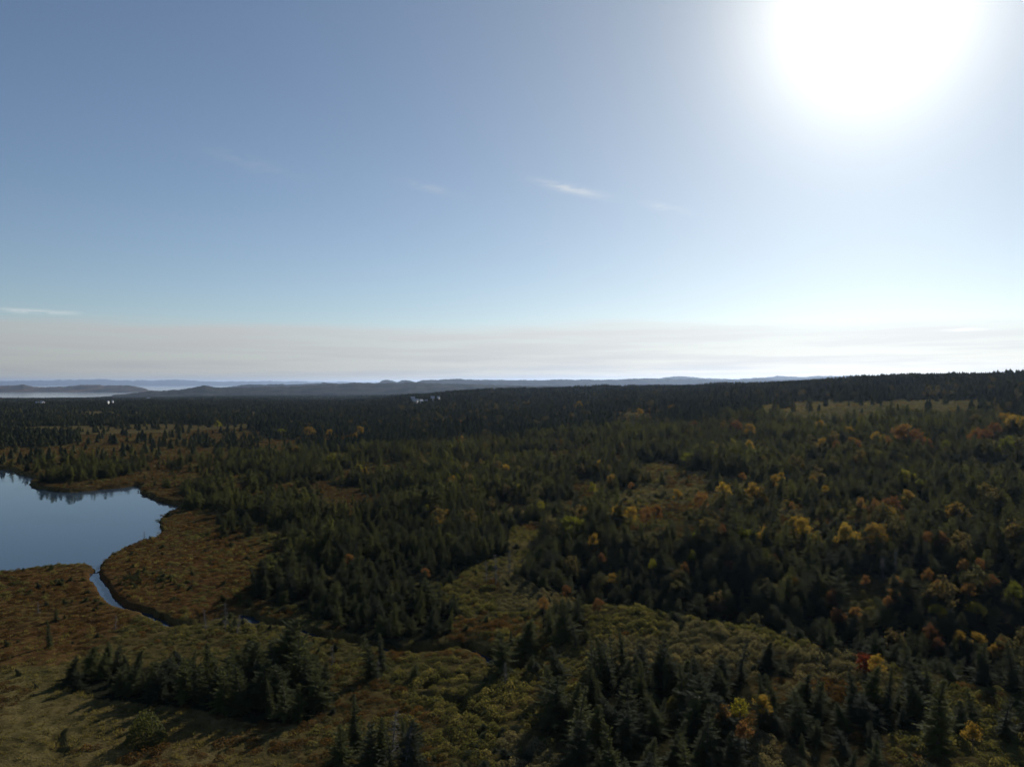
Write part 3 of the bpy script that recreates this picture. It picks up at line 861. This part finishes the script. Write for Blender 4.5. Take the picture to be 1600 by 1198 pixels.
ORD = ['first', 'second', 'third', 'fourth', 'fifth', 'sixth', 'seventh', 'eighth', 'ninth', 'tenth', 'eleventh', 'twelfth', 'thirteenth', 'fourteenth', 'fifteenth', 'sixteenth', 'seventeenth', 'eighteenth', 'nineteenth', 'twentieth']
for a_ in ('twenty', 'thirty', 'forty'):
    ORD += [a_ + '-' + b_ for b_ in ORD[:9]]
PLACES = [  # (pixel of the foot, where that is)
    (150, 1075, 'at the left end of the lower bog clump'), (290, 1080, 'in the middle of the lower bog clump'), (430, 1085, 'at the right end of the lower bog clump'),
    (600, 1190, 'by the dead tree at the bottom edge'), (440, 925, 'in the left part of the stream clump'), (560, 950, 'in the middle of the stream clump'),
    (670, 960, 'at the right end of the stream clump'), (985, 1070, 'in the dark clump on the ridge'), (930, 1170, 'left in the bottom thicket'),
    (1060, 1180, 'in the middle of the bottom thicket'), (1120, 1080, 'in the clump behind the bottom thicket'), (1240, 1130, 'right of the pale ridge shrubs'),
    (1390, 1115, 'in the clump right on the ridge'), (1330, 1200, 'in the dark bottom edge clump'), (1465, 1170, 'round the lone conical spruce'), (1215, 1045, 'on the crest of the near ridge'),
    (880, 985, 'at the head of the near ridge'), (815, 1030, 'where the stream ends'), (40, 1030, 'on the open bog, left edge'), (1570, 1135, 'in the shrubs, right edge'),
    (350, 830, 'on the forest edge by the pond outlet'), (470, 870, 'on the forest edge above the russet bog'), (600, 880, 'in the forest above the stream clump'), (720, 870, 'left of the olive slope'),
    (860, 890, 'right of the olive slope'), (960, 900, 'left of the dark hillside'), (1080, 930, 'at the foot of the dark hillside'), (1220, 960, 'in the hollow behind the ridge'),
    (1350, 990, 'in the hollow below the rusty shrubs'), (1480, 1020, 'at the right end of the hollow'), (1580, 1050, 'in the hollow at the right edge')]
buckets = {}
for i in np.nonzero(hero)[0]:
    d = [((px[i] - a) ** 2 + (1.6 * (pyb[i] - b)) ** 2, j) for j, (a, b, _) in enumerate(PLACES)]
    buckets.setdefault(min(d)[1], []).append(i)

def tree(name, protos, var, loc, rotz, scale, label, cat, group, parts=('trunk', 'crown')):
    e = bpy.data.objects.new(name, None)
    e.empty_display_size = .5
    COL.objects.link(e)
    e.location = loc; e.rotation_euler = (random.gauss(0, .05), random.gauss(0, .05), rotz); e.scale = scale
    tag(e, label, cat, group)
    for nm, me in zip(parts, protos[var]):
        if me is None: continue
        c = bpy.data.objects.new(nm, me); COL.objects.link(c); c.parent = e
    return e
for j, idx in buckets.items():
    idx.sort(key=lambda i: px[i])
    tall = max(idx, key=lambda i: size[i])
    for kk, i in enumerate(idx):
        where = PLACES[j][2]
        if i == tall: lab = 'tallest dark spruce ' + where
        elif kk == 0: lab = 'leftmost dark spruce ' + where
        elif kk == len(idx) - 1: lab = 'rightmost dark spruce ' + where
        else: lab = ORD[kk] + ' dark spruce from the left, ' + where
        tree('spruce_tree', SPRUCE, VAR[i], (X[i], Y[i], Z[i] - .1), ROT[i], (W[i], W[i], S[i]), lab, 'tree', 'spruces ' + where)
# the lone conical spruce on the ridge and the round bush on the meadow
def hand_tree(px_, py_, h, protos, var, wide, name, label, cat, group=None, base=7.0, parts=('trunk', 'crown')):
    x, y, z = locate(px_, py_)
    s = h / base
    return tree(name, protos, var, (x, y, z - .1), random.uniform(0, 6), (s * wide, s * wide, s), label, cat, group, parts)
hand_tree(1465, 1172, 7.6, SPRUCE, 5, 1.45, 'spruce_tree', 'lone dense conical spruce among pale shrubs near the right bottom corner', 'tree')
hand_tree(556, 1168, 5.6, SPRUCE, 5, 1.1, 'spruce_tree', 'slim dark spruce beside the grey dead tree at the bottom edge', 'tree')
hand_tree(77, 1010, 4.2, SPRUCE, 5, .9, 'spruce_tree', 'thin lone spruce standing on the open bog near the left edge', 'tree')

# ------------------------------------------------------------------ the rest of the forest: one mass
def instancer(name, label, pts, rot, scl, idx, protos, cat=None):
    pc = bpy.data.collections.new(name + '_kinds')
    for q, me in enumerate(protos):
        ob = bpy.data.objects.new('%s_kind_%02d' % (name, q), me)
        pc.objects.link(ob)
    me = bpy.data.meshes.new(name)
    n = len(pts)
    me.vertices.add(n)
    me.vertices.foreach_set('co', np.asarray(pts, np.float32).ravel())
    a = me.attributes.new('turn', 'FLOAT_VECTOR', 'POINT'); a.data.foreach_set('vector', np.asarray(rot, np.float32).ravel())
    a = me.attributes.new('size', 'FLOAT_VECTOR', 'POINT'); a.data.foreach_set('vector', np.asarray(scl, np.float32).ravel())
    a = me.attributes.new('which', 'INT', 'POINT'); a.data.foreach_set('value', np.asarray(idx, np.int32))
    ob = add(name, me)
    ng = bpy.data.node_groups.new(name, 'GeometryNodeTree')
    ng.interface.new_socket('Geometry', in_out='INPUT', socket_type='NodeSocketGeometry')
    ng.interface.new_socket('Geometry', in_out='OUTPUT', socket_type='NodeSocketGeometry')
    N, L = ng.nodes, ng.links
    gi, go = N.new('NodeGroupInput'), N.new('NodeGroupOutput')
    ip = N.new('GeometryNodeInstanceOnPoints')
    ci = N.new('GeometryNodeCollectionInfo')
    ci.inputs['Collection'].default_value = pc
    ci.inputs['Separate Children'].default_value = True
    ci.inputs['Reset Children'].default_value = True
    def attr(nm, ty):
        q = N.new('GeometryNodeInputNamedAttribute'); q.data_type = ty; q.inputs['Name'].default_value = nm
        return q.outputs['Attribute']
    L.new(gi.outputs[0], ip.inputs['Points'])
    L.new(ci.outputs[0], ip.inputs['Instance'])
    ip.inputs['Pick Instance'].default_value = True
    L.new(attr('which', 'INT'), ip.inputs['Instance Index'])
    L.new(attr('turn', 'FLOAT_VECTOR'), ip.inputs['Rotation'])
    L.new(attr('size', 'FLOAT_VECTOR'), ip.inputs['Scale'])
    L.new(ip.outputs[0], go.inputs[0])
    md = ob.modifiers.new('grow', 'NODES'); md.node_group = ng
    return tag(ob, label, cat, kind='stuff')
def turn(a, g, tilt=.05):
    return np.stack([g.normal(0, tilt * 1.4, a.shape), g.normal(0, tilt * 1.4, a.shape), a], -1)
q = ~hero
XD, YD, gd = scatter(60, 260, 1.3, R(41), 55)
ZD = height(XD, YD); oD = openness(XD, YD, ZD)
dpx, dpy = project(XD, YD, ZD)
kd = (oD > .9) & ~((dpx < 520) & (dpy > 1085)) & ~wet(XD, YD) & (gd.random(XD.shape) < np.where(dpx > 650, .22, .5) * sstep(fbm(XD, YD, 11, 3, 56), .56, .70) + .012)
XD, YD, ZD = XD[kd], YD[kd], ZD[kd]
sD = gd.uniform(.06, .17, XD.shape) ; wD = sD * gd.uniform(1.8, 3.2, XD.shape)
instancer('dwarf_spruce', 'knee high dark dwarf spruce patches on the open bog', np.stack([XD, YD, ZD - .1], -1), turn(gd.uniform(0, 6.28, XD.shape), gd, .1), np.stack([wD, wD, sD], -1), gd.integers(0, len(SPRUCE), XD.shape), [c for _, c in SPRUCE], 'undergrowth')
instancer('forest', 'dense dark spruce forest covering the hillside and the flats behind the bog', np.stack([X[q], Y[q], Z[q] - .1], -1), turn(ROT[q], g), np.stack([W[q], W[q], S[q]], -1), VAR[q], [c for _, c in SPRUCE], 'forest')
# middle distance 420 - 1500 m and far 1.5 - 5 km
def wood(r0, r1, spacing, seed, grow_w):
    X, Y, g = scatter(r0, r1, spacing, R(40), seed)
    Z = height_base(X, Y)
    o = openness(X, Y, Z)
    gap = fbm(X, Y, 40, 3, 36)
    p = (1 - o) * (.94 - .6 * sstep(gap, .53, .66))
    k = (g.random(X.shape) < p) & (Z > SEA + 3) & ~wet(X, Y)
    X, Y, Z = X[k], Y[k], Z[k]
    S = (.40 + .75 * fbm(X, Y, 40, 2, 37)) * g.uniform(.6, 1.3, X.shape)
    Wd = S * g.uniform(.9, 1.2, X.shape) * grow_w
    return X, Y, Z, S, Wd, g
pts, rots, scs, ids = [], [], [], []
for r0, r1, sp, sd, gw in ((420, 900, 3.1, 6, 1.05), (900, 1700, 4.6, 7, 1.25), (1700, 5200, 11, 8, 2.2)):
    x, y, z, s, w_, gg = wood(r0, r1, sp, sd, gw)
    pts.append(np.stack([x, y, z - .2], -1)); rots.append(turn(gg.uniform(0, 6.28, x.shape), gg, .04)); scs.append(np.stack([w_, w_, s], -1)); ids.append(gg.integers(0, len(CONES), x.shape))
    print('wood', r0, len(x))
instancer('far_forest', 'far spruce forest running back to the hills', np.concatenate(pts), np.concatenate(rots), np.concatenate(scs), np.concatenate(ids), CONES, 'forest')

# ------------------------------------------------------------------ autumn trees, each on its own
AUT = [  # pixel of the crown's middle, width in pixels, colour
    (1180, 768, 36, 'gold'), (1110, 806, 26, 'gold'), (1100, 818, 20, 'gold'), (1160, 742, 14, 'rust'), (1131, 760, 24, 'gold'), (1165, 832, 40, 'lime'), (1195, 832, 26, 'gold'), (1062, 690, 20, 'lime'),
    (1075, 712, 26, 'lime'), (1085, 660, 16, 'rust'), (1112, 690, 18, 'lime'), (1150, 665, 20, 'rust'), (1172, 668, 20, 'gold'), (1145, 688, 14, 'lime'), (1171, 690, 16, 'gold'), (935, 723, 15, 'gold'),
    (957, 745, 16, 'gold'), (986, 755, 11, 'rust'), (880, 712, 12, 'lime'), (805, 755, 18, 'lime'), (790, 732, 18, 'gold'), (708, 746, 17, 'gold'), (715, 742, 13, 'lime'), (520, 715, 22, 'lime'), (484, 673, 20, 'gold'),
    (440, 671, 14, 'lime'), (515, 672, 12, 'gold'), (553, 682, 16, 'gold'), (562, 670, 14, 'gold'), (532, 684, 12, 'rust'), (463, 700, 18, 'gold'), (425, 717, 12, 'rust'), (560, 725, 14, 'lime'), (571, 731, 12, 'gold'),
    (722, 683, 11, 'gold'), (775, 712, 14, 'lime'), (682, 812, 16, 'gold'), (699, 797, 12, 'gold'), (665, 790, 14, 'lime'), (895, 815, 40, 'lime'), (908, 795, 22, 'gold'), (928, 840, 20, 'gold'), (845, 785, 16, 'lime'),
    (925, 757, 16, 'lime'), (965, 795, 22, 'gold'), (985, 796, 20, 'gold'), (1010, 800, 24, 'rust'), (1025, 793, 20, 'rust'), (988, 793, 10, 'rust'), (1060, 768, 16, 'gold'), (1093, 778, 26, 'rust'), (1085, 835, 24, 'lime'),
    (1128, 824, 16, 'rust'), (1255, 817, 30, 'gold'), (1240, 812, 18, 'gold'), (1322, 828, 38, 'gold'), (1368, 830, 44, 'gold'), (1270, 745, 14, 'gold'), (1210, 748, 22, 'gold'), (1220, 740, 12, 'gold'), (1333, 716, 12, 'rust'),
    (1395, 785, 34, 'rust'), (1392, 800, 20, 'gold'), (1420, 770, 18, 'gold'), (1345, 783, 18, 'rust'), (1370, 784, 16, 'rust'), (1418, 740, 28, 'lime'), (1437, 750, 14, 'lime'), (1495, 798, 40, 'gold'), (1470, 842, 28, 'rust'),
    (1450, 838, 18, 'rust'), (1578, 823, 14, 'gold'), (1238, 788, 12, 'rust'), (1370, 682, 26, 'gold'), (1385, 686, 16, 'rust'), (1412, 680, 36, 'rust'), (1430, 684, 32, 'rust'), (1448, 688, 18, 'rust'), (1480, 690, 18, 'lime'),
    (1525, 676, 26, 'rust'), (1540, 680, 24, 'rust'), (1555, 668, 26, 'rust'), (1570, 656, 28, 'gold'), (1585, 662, 28, 'gold'), (1598, 658, 22, 'gold'), (1575, 690, 30, 'lime'), (1285, 688, 16, 'gold'), (1305, 692, 16, 'rust'),
    (1332, 686, 20, 'gold'), (1375, 706, 18, 'lime'), (1415, 712, 12, 'lime'), (1342, 690, 14, 'rust'), (1280, 660, 20, 'gold'), (1325, 672, 18, 'gold'), (1050, 636, 14, 'gold'), (1000, 640, 12, 'gold'), (905, 628, 12, 'gold'), (965, 622, 10, 'rust'),
    (1352, 905, 18, 'rust'), (1400, 905, 22, 'rust'), (1395, 928, 24, 'rust'), (1388, 940, 20, 'rust'), (1450, 895, 18, 'rust'), (1465, 912, 16, 'rust'), (1515, 920, 26, 'rust'), (1550, 908, 22, 'rust'), (1505, 880, 20, 'rust'), (1530, 878, 14, 'rust'),
    (1583, 918, 26, 'lime'), (1525, 945, 28, 'lime'), (1465, 950, 24, 'lime'), (1455, 985, 28, 'rust'), (1465, 1004, 16, 'rust'), (1500, 990, 20, 'gold'), (1530, 995, 24, 'gold'), (1552, 1012, 18, 'gold'), (1568, 1005, 12, 'rust'),
    (1300, 930, 22, 'rust'), (1310, 960, 28, 'rust'), (1340, 955, 22, 'rust'), (955, 900, 18, 'gold'), (850, 940, 18, 'rust'), (935, 945, 22, 'rust'), (885, 920, 16, 'rust'), (1130, 1118, 30, 'rust'), (1157, 1104, 24, 'lime'), (1190, 1095, 24, 'gold'), (1165, 1140, 16, 'rust'),
    (1520, 1145, 24, 'gold'), (1370, 1034, 12, 'gold'), (665, 890, 14, 'rust'), (545, 870, 18, 'rust'), (1080, 865, 16, 'lime'), (1070, 885, 12, 'rust'), (1020, 878, 16, 'lime'), (940, 870, 14, 'rust'), (1290, 760, 12, 'gold'), (1140, 880, 14, 'rust'),
    (1560, 745, 14, 'lime'), (1600, 815, 12, 'gold'), (1210, 870, 12, 'rust'), (1240, 905, 10, 'gold'), (110, 735, 16, 'lime'), (340, 660, 14, 'lime'), (470, 660, 12, 'lime'), (390, 745, 16, 'lime')]
SETS = {'gold': GOLD, 'rust': RUST, 'lime': LIME}
CW = {'gold': 'golden yellow', 'rust': 'rust orange', 'lime': 'yellow green'}
NEAR = [(1003, 765, 'round the heathy glade'), (1330, 636, 'by the straw-coloured hill clearing'), (520, 690, 'in the flat forest left of centre'), (760, 735, 'in the middle of the forest'), (900, 820, 'right of the olive slope'),
        (1180, 790, 'halfway up the hillside'), (1360, 790, 'on the right hillside'), (1420, 690, 'in the thicket below the clearing'), (1570, 670, 'at the right edge below the crest'), (1520, 800, 'on the dark right slope'),
        (1400, 930, 'on the slope above the hollow'), (1520, 980, 'at the right end of the hollow'), (920, 930, 'at the head of the near ridge'), (1160, 1110, 'on the near ridge'), (660, 800, 'in the forest above the stream clump'), (1070, 870, 'at the foot of the hillside'),
        (1080, 680, 'on the hillside above the glade'), (980, 635, 'in the far forest below the hill'), (60, 735, 'on the far pond shore'), (390, 720, 'in the forest right of the pond'), (1510, 1140, 'by the right bottom corner')]
bk = {}
for a in AUT:
    j = min(range(len(NEAR)), key=lambda q: (NEAR[q][0] - a[0]) ** 2 + (1.5 * (NEAR[q][1] - a[1])) ** 2)
    bk.setdefault((j, a[3]), []).append(a)
for (j, colr), lst in bk.items():
    lst.sort()
    big = max(lst, key=lambda a: a[2])
    for kk, a in enumerate(lst):
        where = NEAR[j][2]
        lab = ('broadest ' + CW[colr] + ' tree ' + where) if a is big else (ORD[kk] + ' ' + CW[colr] + ' tree from the left ' + where)
        if len(lst) == 1: lab = 'only ' + CW[colr] + ' tree ' + where
        x, y, z = locate(a[0], a[1] + 4, 3.0)
        wm = max(a[2] / F * y * 1.0, 2.0)
        s = wm / 4.0
        hs = s * random.uniform(.85, 1.1) if s < 1.15 else s * random.uniform(.7, .9)
        tree('autumn_tree', SETS[colr], random.randrange(3), (x, y, z + max(0, 3.4 - 3.4 * hs)), random.uniform(0, 6), (s, s, hs), lab, 'tree', CW[colr] + ' trees among the spruces')

# dull broadleaf bushes mixed through the forest, too many to count
X2, Y2, g2 = scatter(120, 900, 7.5, R(40), 15)
Z2 = height(X2, Y2); o2 = openness(X2, Y2, Z2)
ppx, ppy = project(X2, Y2, Z2)
pr = np.interp(ppx, [300, 800, 1200], [.08, .26, .36]) * sstep(fbm(X2, Y2, 50, 3, 50), .36, .58)
k = (g2.random(X2.shape) < pr) & (o2 < .5) & ~wet(X2, Y2)
X2, Y2, Z2 = X2[k], Y2[k], Z2[k]
DULL = leaf_mat('dull_leaves', [(0.05, (.045, .048, .032)), (0.4, (.070, .068, .040)), (.7, (.100, .078, .042)), (0.95, (.12, .105, .042))], .36, 1.3)
DP = [leafy_proto(380 + i, DULL, 4.6, 1.9, 700, .18)[1] for i in range(4)]
s2 = g2.uniform(.7, 1.4, X2.shape)
instancer('broadleaf_undergrowth', 'dull greyish brown broadleaf trees scattered through the spruce forest', np.stack([X2, Y2, Z2 + .6], -1), turn(g2.uniform(0, 6.28, X2.shape), g2), np.stack([s2, s2, s2], -1), g2.integers(0, 4, X2.shape), DP, 'undergrowth')

# ------------------------------------------------------------------ dead and bare trees
SN = [(610, 1200, 6.0, 'bare grey dead tree at the bottom edge, beside the slim spruce'), (632, 1205, 5.2, 'broken pale dead tree at the bottom edge, right of the taller bare one'), (640, 1185, 4.2, 'short leaning grey snag above the bottom dead trees'),
      (322, 985, 3.6, 'thin bare pole on the stream bank above the lower clump'), (352, 985, 4.4, 'twiggy grey larch on the near bank of the stream'), (370, 990, 3.4, 'smaller grey larch beside the twiggy one on the bank'), (60, 960, 2.6, 'small bare shrub tree on the bog by the left edge'),
      (180, 985, 2.6, 'low bare larch on the russet bog left of the stream bend'), (775, 915, 6.0, 'bare grey tree on the olive slope above the stream'), (795, 900, 5.4, 'second bare tree on the olive slope, closer to the forest'), (760, 910, 4.5, 'short grey snag on the olive slope'),
      (575, 1050, 3.2, 'grey twiggy bush on the meadow right of the lower clump'), (590, 1060, 2.8, 'lower grey twiggy bush beside the first on the meadow'), (520, 1040, 3.4, 'thin grey dead tree at the right end of the lower clump'),
      (1400, 900, 5.5, 'grey bare tree among rust shrubs on the slope above the hollow'), (1380, 910, 5.0, 'pale leaning snag on the slope above the hollow'), (1250, 930, 4.5, 'grey dead tree in the dark hollow'), (225, 845, 2.6, 'tiny bare tree at the pond edge'), (790, 1070, 3.0, 'small dead tree at the head of the ditches')]
for i, (a, b, h, lab) in enumerate(SN):
    hand_tree(a, b, h, SNAG, i % 4, 1.1, 'dead_tree', lab, 'dead tree', None, 5.0, ('trunk', 'twigs'))
rb = (leafy_proto(901, M['olive'], 1.6, 1.0, 60, .05)[0], shrub_proto(903, leaf_mat('bush_leaves', [(0.1, (.035, .042, .018)), (.9, (.085, .09, .032))], .35, 1.4), 1.6, 2.6, 2600, .09, 'bush_crown'))
hand_tree(228, 1158, 3.4, [rb], 0, 1.05, 'bush', 'round olive green bush standing alone on the meadow below the clump', 'bush', None, 2.6)
rs_ = leafy_proto(902, leaf_mat('dark_red_leaves', [(0.1, (.07, .015, .010)), (.9, (.13, .03, .018))], .35, 1.3), 2.2, 1.4, 900, .09)
hand_tree(1350, 1052, 2.6, [rs_], 0, 1.2, 'bush', 'dark red bush on the crest of the near ridge', 'bush', None, 2.2)

# ------------------------------------------------------------------ heath, shrubs and sedge on the open ground
X3, Y3, g3 = scatter(50, 640, .95, R(41), 21)
Z3 = height(X3, Y3); o3 = openness(X3, Y3, Z3)
ppx, ppy = project(X3, Y3, Z3)
keep = (o3 > .4) & (g3.random(X3.shape) < np.where(Y3 > 200, .75, 1)) & (line_dist(X3, Y3, STREAM) > 1.7) & (ppx > -60) & (ppx < 1660)
inp = np.zeros(X3.shape, bool); edge_ = np.zeros(X3.shape, bool)
nr_ = (X3 < -30) & (Y3 < 420)
_d = line_dist(X3[nr_], Y3[nr_], POND, True); _i = in_poly(X3[nr_], Y3[nr_], POND)
inp[nr_] = _i & (_d > .8); edge_[nr_] = (_d < .9)
Z3 = np.where(edge_, np.maximum(Z3, POND_Z - .12), Z3)
keep &= ~inp
keep &= (g3.random(X3.shape) < np.interp(Y3, [60, 150, 420, 640], [.80, .75, .55, .5]))
X3, Y3, Z3, ppx, ppy, edge_ = [v[keep] for v in (X3, Y3, Z3, ppx, ppy, edge_)]
inbog = in_poly(ppx, ppy, BOG)
meadow = (ppx < 480) & (ppy > 1030) | ((ppx < 130) & (ppy > 1000))
patch = fbm(X3, Y3, 9, 3, 70); patch2 = fbm(X3, Y3, 14, 3, 71)
r_ = g3.random(X3.shape)
kind = np.full(X3.shape, 0)                               # 0 olive, 1 russet, 2 pale, 3 sedge
kind = np.where(patch + .25 * (r_ - .5) > .56, 1, kind)
kind = np.where((patch2 > .60) & (ppx > 780), 2, kind)
kind = np.where(inbog, np.where(patch2 + .3 * (r_ - .5) > .60, 0, np.where(r_ < .5, 1, 3)), kind)
kind = np.where(meadow, np.where((patch > .55) & (r_ < .8), 1, 3), kind)
kind = np.where((Y3 > 190) & (kind == 0) & (r_ < .6), 1, kind)
kind = np.where((Y3 > 330) & (ppx > 1080) & (r_ < .8), 3, kind)
kind = np.where((Y3 > 190) & (Y3 < 330) & (ppx > 930) & (r_ < .4), 3, kind)
kind = np.where(edge_ & (r_ < .75), 3, kind)
SH = [[shrub_proto(400 + i, M['olive'], .75, .75) for i in range(4)], [shrub_proto(420 + i, M['russet'], .7, .5, 150, .08) for i in range(4)],
      [shrub_proto(440 + i, M['pale'], .75, .8, 190, .08) for i in range(4)], [tuft_proto(460 + i, M['sedge']) if 'sedge' in M else None for i in range(3)]]
M['sedge'] = leaf_mat('sedge_blades', [(0.1, (.075, .066, .028)), (.5, (.125, .11, .045)), (.9, (.18, .15, .065))], .35, 1.2)
SH[3] = [tuft_proto(460 + i, M['sedge']) for i in range(3)]
for kk, (nm, lab) in enumerate([('olive_heath', 'low olive green shrubs covering the open slopes'), ('russet_heath', 'low russet heath on the bog and the glades'), ('pale_shrubs', 'pale grey green low shrubs on the near ridge'), ('sedge', 'short straw coloured sedge on the bog and meadow')]):
    s = kind == kk
    n = int(s.sum())
    tall = (.15 + 1.35 * fbm(X3[s], Y3[s], 4, 3, 72)) * g3.uniform(.45, 1.45, n)
    if kk in (0, 2): tall = np.where(ppx[s] > 640, tall * .92, tall * .75)
    wdt = tall ** .5 * g3.uniform(.8, 1.25, n)
    instancer(nm, lab, np.stack([X3[s], Y3[s], Z3[s] - .05], -1), turn(g3.uniform(0, 6.28, n), g3, .08), np.stack([wdt, wdt, tall], -1), g3.integers(0, len(SH[kk]), n), SH[kk], 'heath')
    print(nm, n)

# ------------------------------------------------------------------ far houses
M['house_wall'] = plain_mat('white_siding', (.42, .41, .40), (.52, .51, .49), 1.5, .6)
M['house_roof'] = plain_mat('grey_roof', (.30, .30, .31), (.42, .42, .43), 1.5, .5)
M['pane'] = plain_mat('window_glass', (.03, .035, .04), (.05, .055, .06), 1, .15)
M['door'] = plain_mat('painted_door', (.20, .06, .05), (.24, .08, .06), 1, .5)
def boxv(x0, x1, y0, y1, z0, z1):
    return [(x0, y0, z0), (x1, y0, z0), (x1, y1, z0), (x0, y1, z0), (x0, y0, z1), (x1, y0, z1), (x1, y1, z1), (x0, y1, z1)]
BF = [(0, 3, 2, 1), (4, 5, 6, 7), (0, 1, 5, 4), (1, 2, 6, 5), (2, 3, 7, 6), (3, 0, 4, 7)]
def house(px_, py_, wpx, label, hgt=5.0, rotz=0.0, group='white houses in the far forest'):
    x, y, z = locate(px_, py_, 0, 200)
    Wd = .75 * wpx / F * y; hgt = hgt * .75; D = max(7.0, Wd * .55)
    e = bpy.data.objects.new('house', None); COL.objects.link(e)
    e.location = (x, y, z + 1.6); e.rotation_euler = (0, 0, rotz)
    tag(e, label, 'house', group)
    h = Wd / 2; d = D / 2; rf = hgt + D * .28
    wv = boxv(-h, h, -d, d, -5, hgt) + [(-h, 0, rf), (h, 0, rf)]
    add('wall', mesh('house_wall', wv, BF[:1] + BF[2:] + [(4, 7, 8), (5, 9, 6)], M['house_wall']), e)
    o_ = .4
    rv = [(-h - o_, -d - o_, hgt - .2), (h + o_, -d - o_, hgt - .2), (h + o_, 0, rf + .15), (-h - o_, 0, rf + .15), (-h - o_, d + o_, hgt - .2), (h + o_, d + o_, hgt - .2)]
    rv += [(a, b, c + .2) for a, b, c in rv]
    add('roof', mesh('house_roof', rv, [(0, 3, 2, 1), (3, 4, 5, 2), (6, 7, 8, 9), (9, 8, 11, 10), (0, 1, 7, 6), (4, 10, 11, 5), (0, 6, 9, 3), (3, 9, 10, 4), (1, 2, 8, 7), (2, 5, 11, 8)], M['house_roof']), e)
    nw = max(2, int(Wd / 3.5))
    for i in range(nw):
        c = -h + (i + .5) * Wd / nw
        if i == nw // 2:
            add('door', mesh('house_door', boxv(c - .5, c + .5, -d - .05, -d - .003, 0, 2.1), BF, M['door']), e)
        else:
            add('window', mesh('house_window', boxv(c - .6, c + .6, -d - .05, -d - .003, 1.1, 2.5), BF, M['pane']), e)
house(645, 627.5, 8, 'small white house at the left of the far cluster', 4.5, .2)
house(651, 632, 7, 'white house nearest the forest in the far cluster', 5, -.3)
house(658, 632.5, 6, 'white house with a low roof right of the nearest one', 4.5, .5)
house(646.5, 631.5, 6, 'white cabin left of the nearest house', 4, .1)
house(666, 632, 4, 'tiny white shed at the right of the far cluster', 3.5, 0)
house(676, 627, 7, 'grey white house set apart to the right of the cluster', 4.5, .1)
house(685, 626.5, 4, 'small grey white hut farthest to the right of the cluster', 4, -.2)
house(58, 634, 4, 'small white house in the forest at the left edge', 5, .1)
house(66, 634, 6, 'bright white house in the forest below the bay', 6, -.1)
house(169, 632, 2, 'tiny pale house below the headland', 5, .1)
house(176, 631.5, 2, 'tiny pale house right of its twin below the headland', 5, .3)
house(232, 624, 6, 'low white house below the blue peak', 5, .1)

# ------------------------------------------------------------------ the air
hz = boxv(-70000, 70000, -70000, 70000, -92, 245)
hm, hn, hl, hout = new_mat('haze')
pv = hn.new('ShaderNodeVolumePrincipled')
pv.inputs['Color'].default_value = (.46, .61, .88, 1)
pv.inputs['Density'].default_value = 2.6e-5
pv.inputs['Anisotropy'].default_value = .52
pv.inputs['Density Attribute'].default_value = ''
hl.new(pv.outputs[0], hout.inputs['Volume'])
tag(add('haze', mesh('haze', hz, BF, hm)), 'thin pale haze over the whole country', 'haze', kind='stuff')
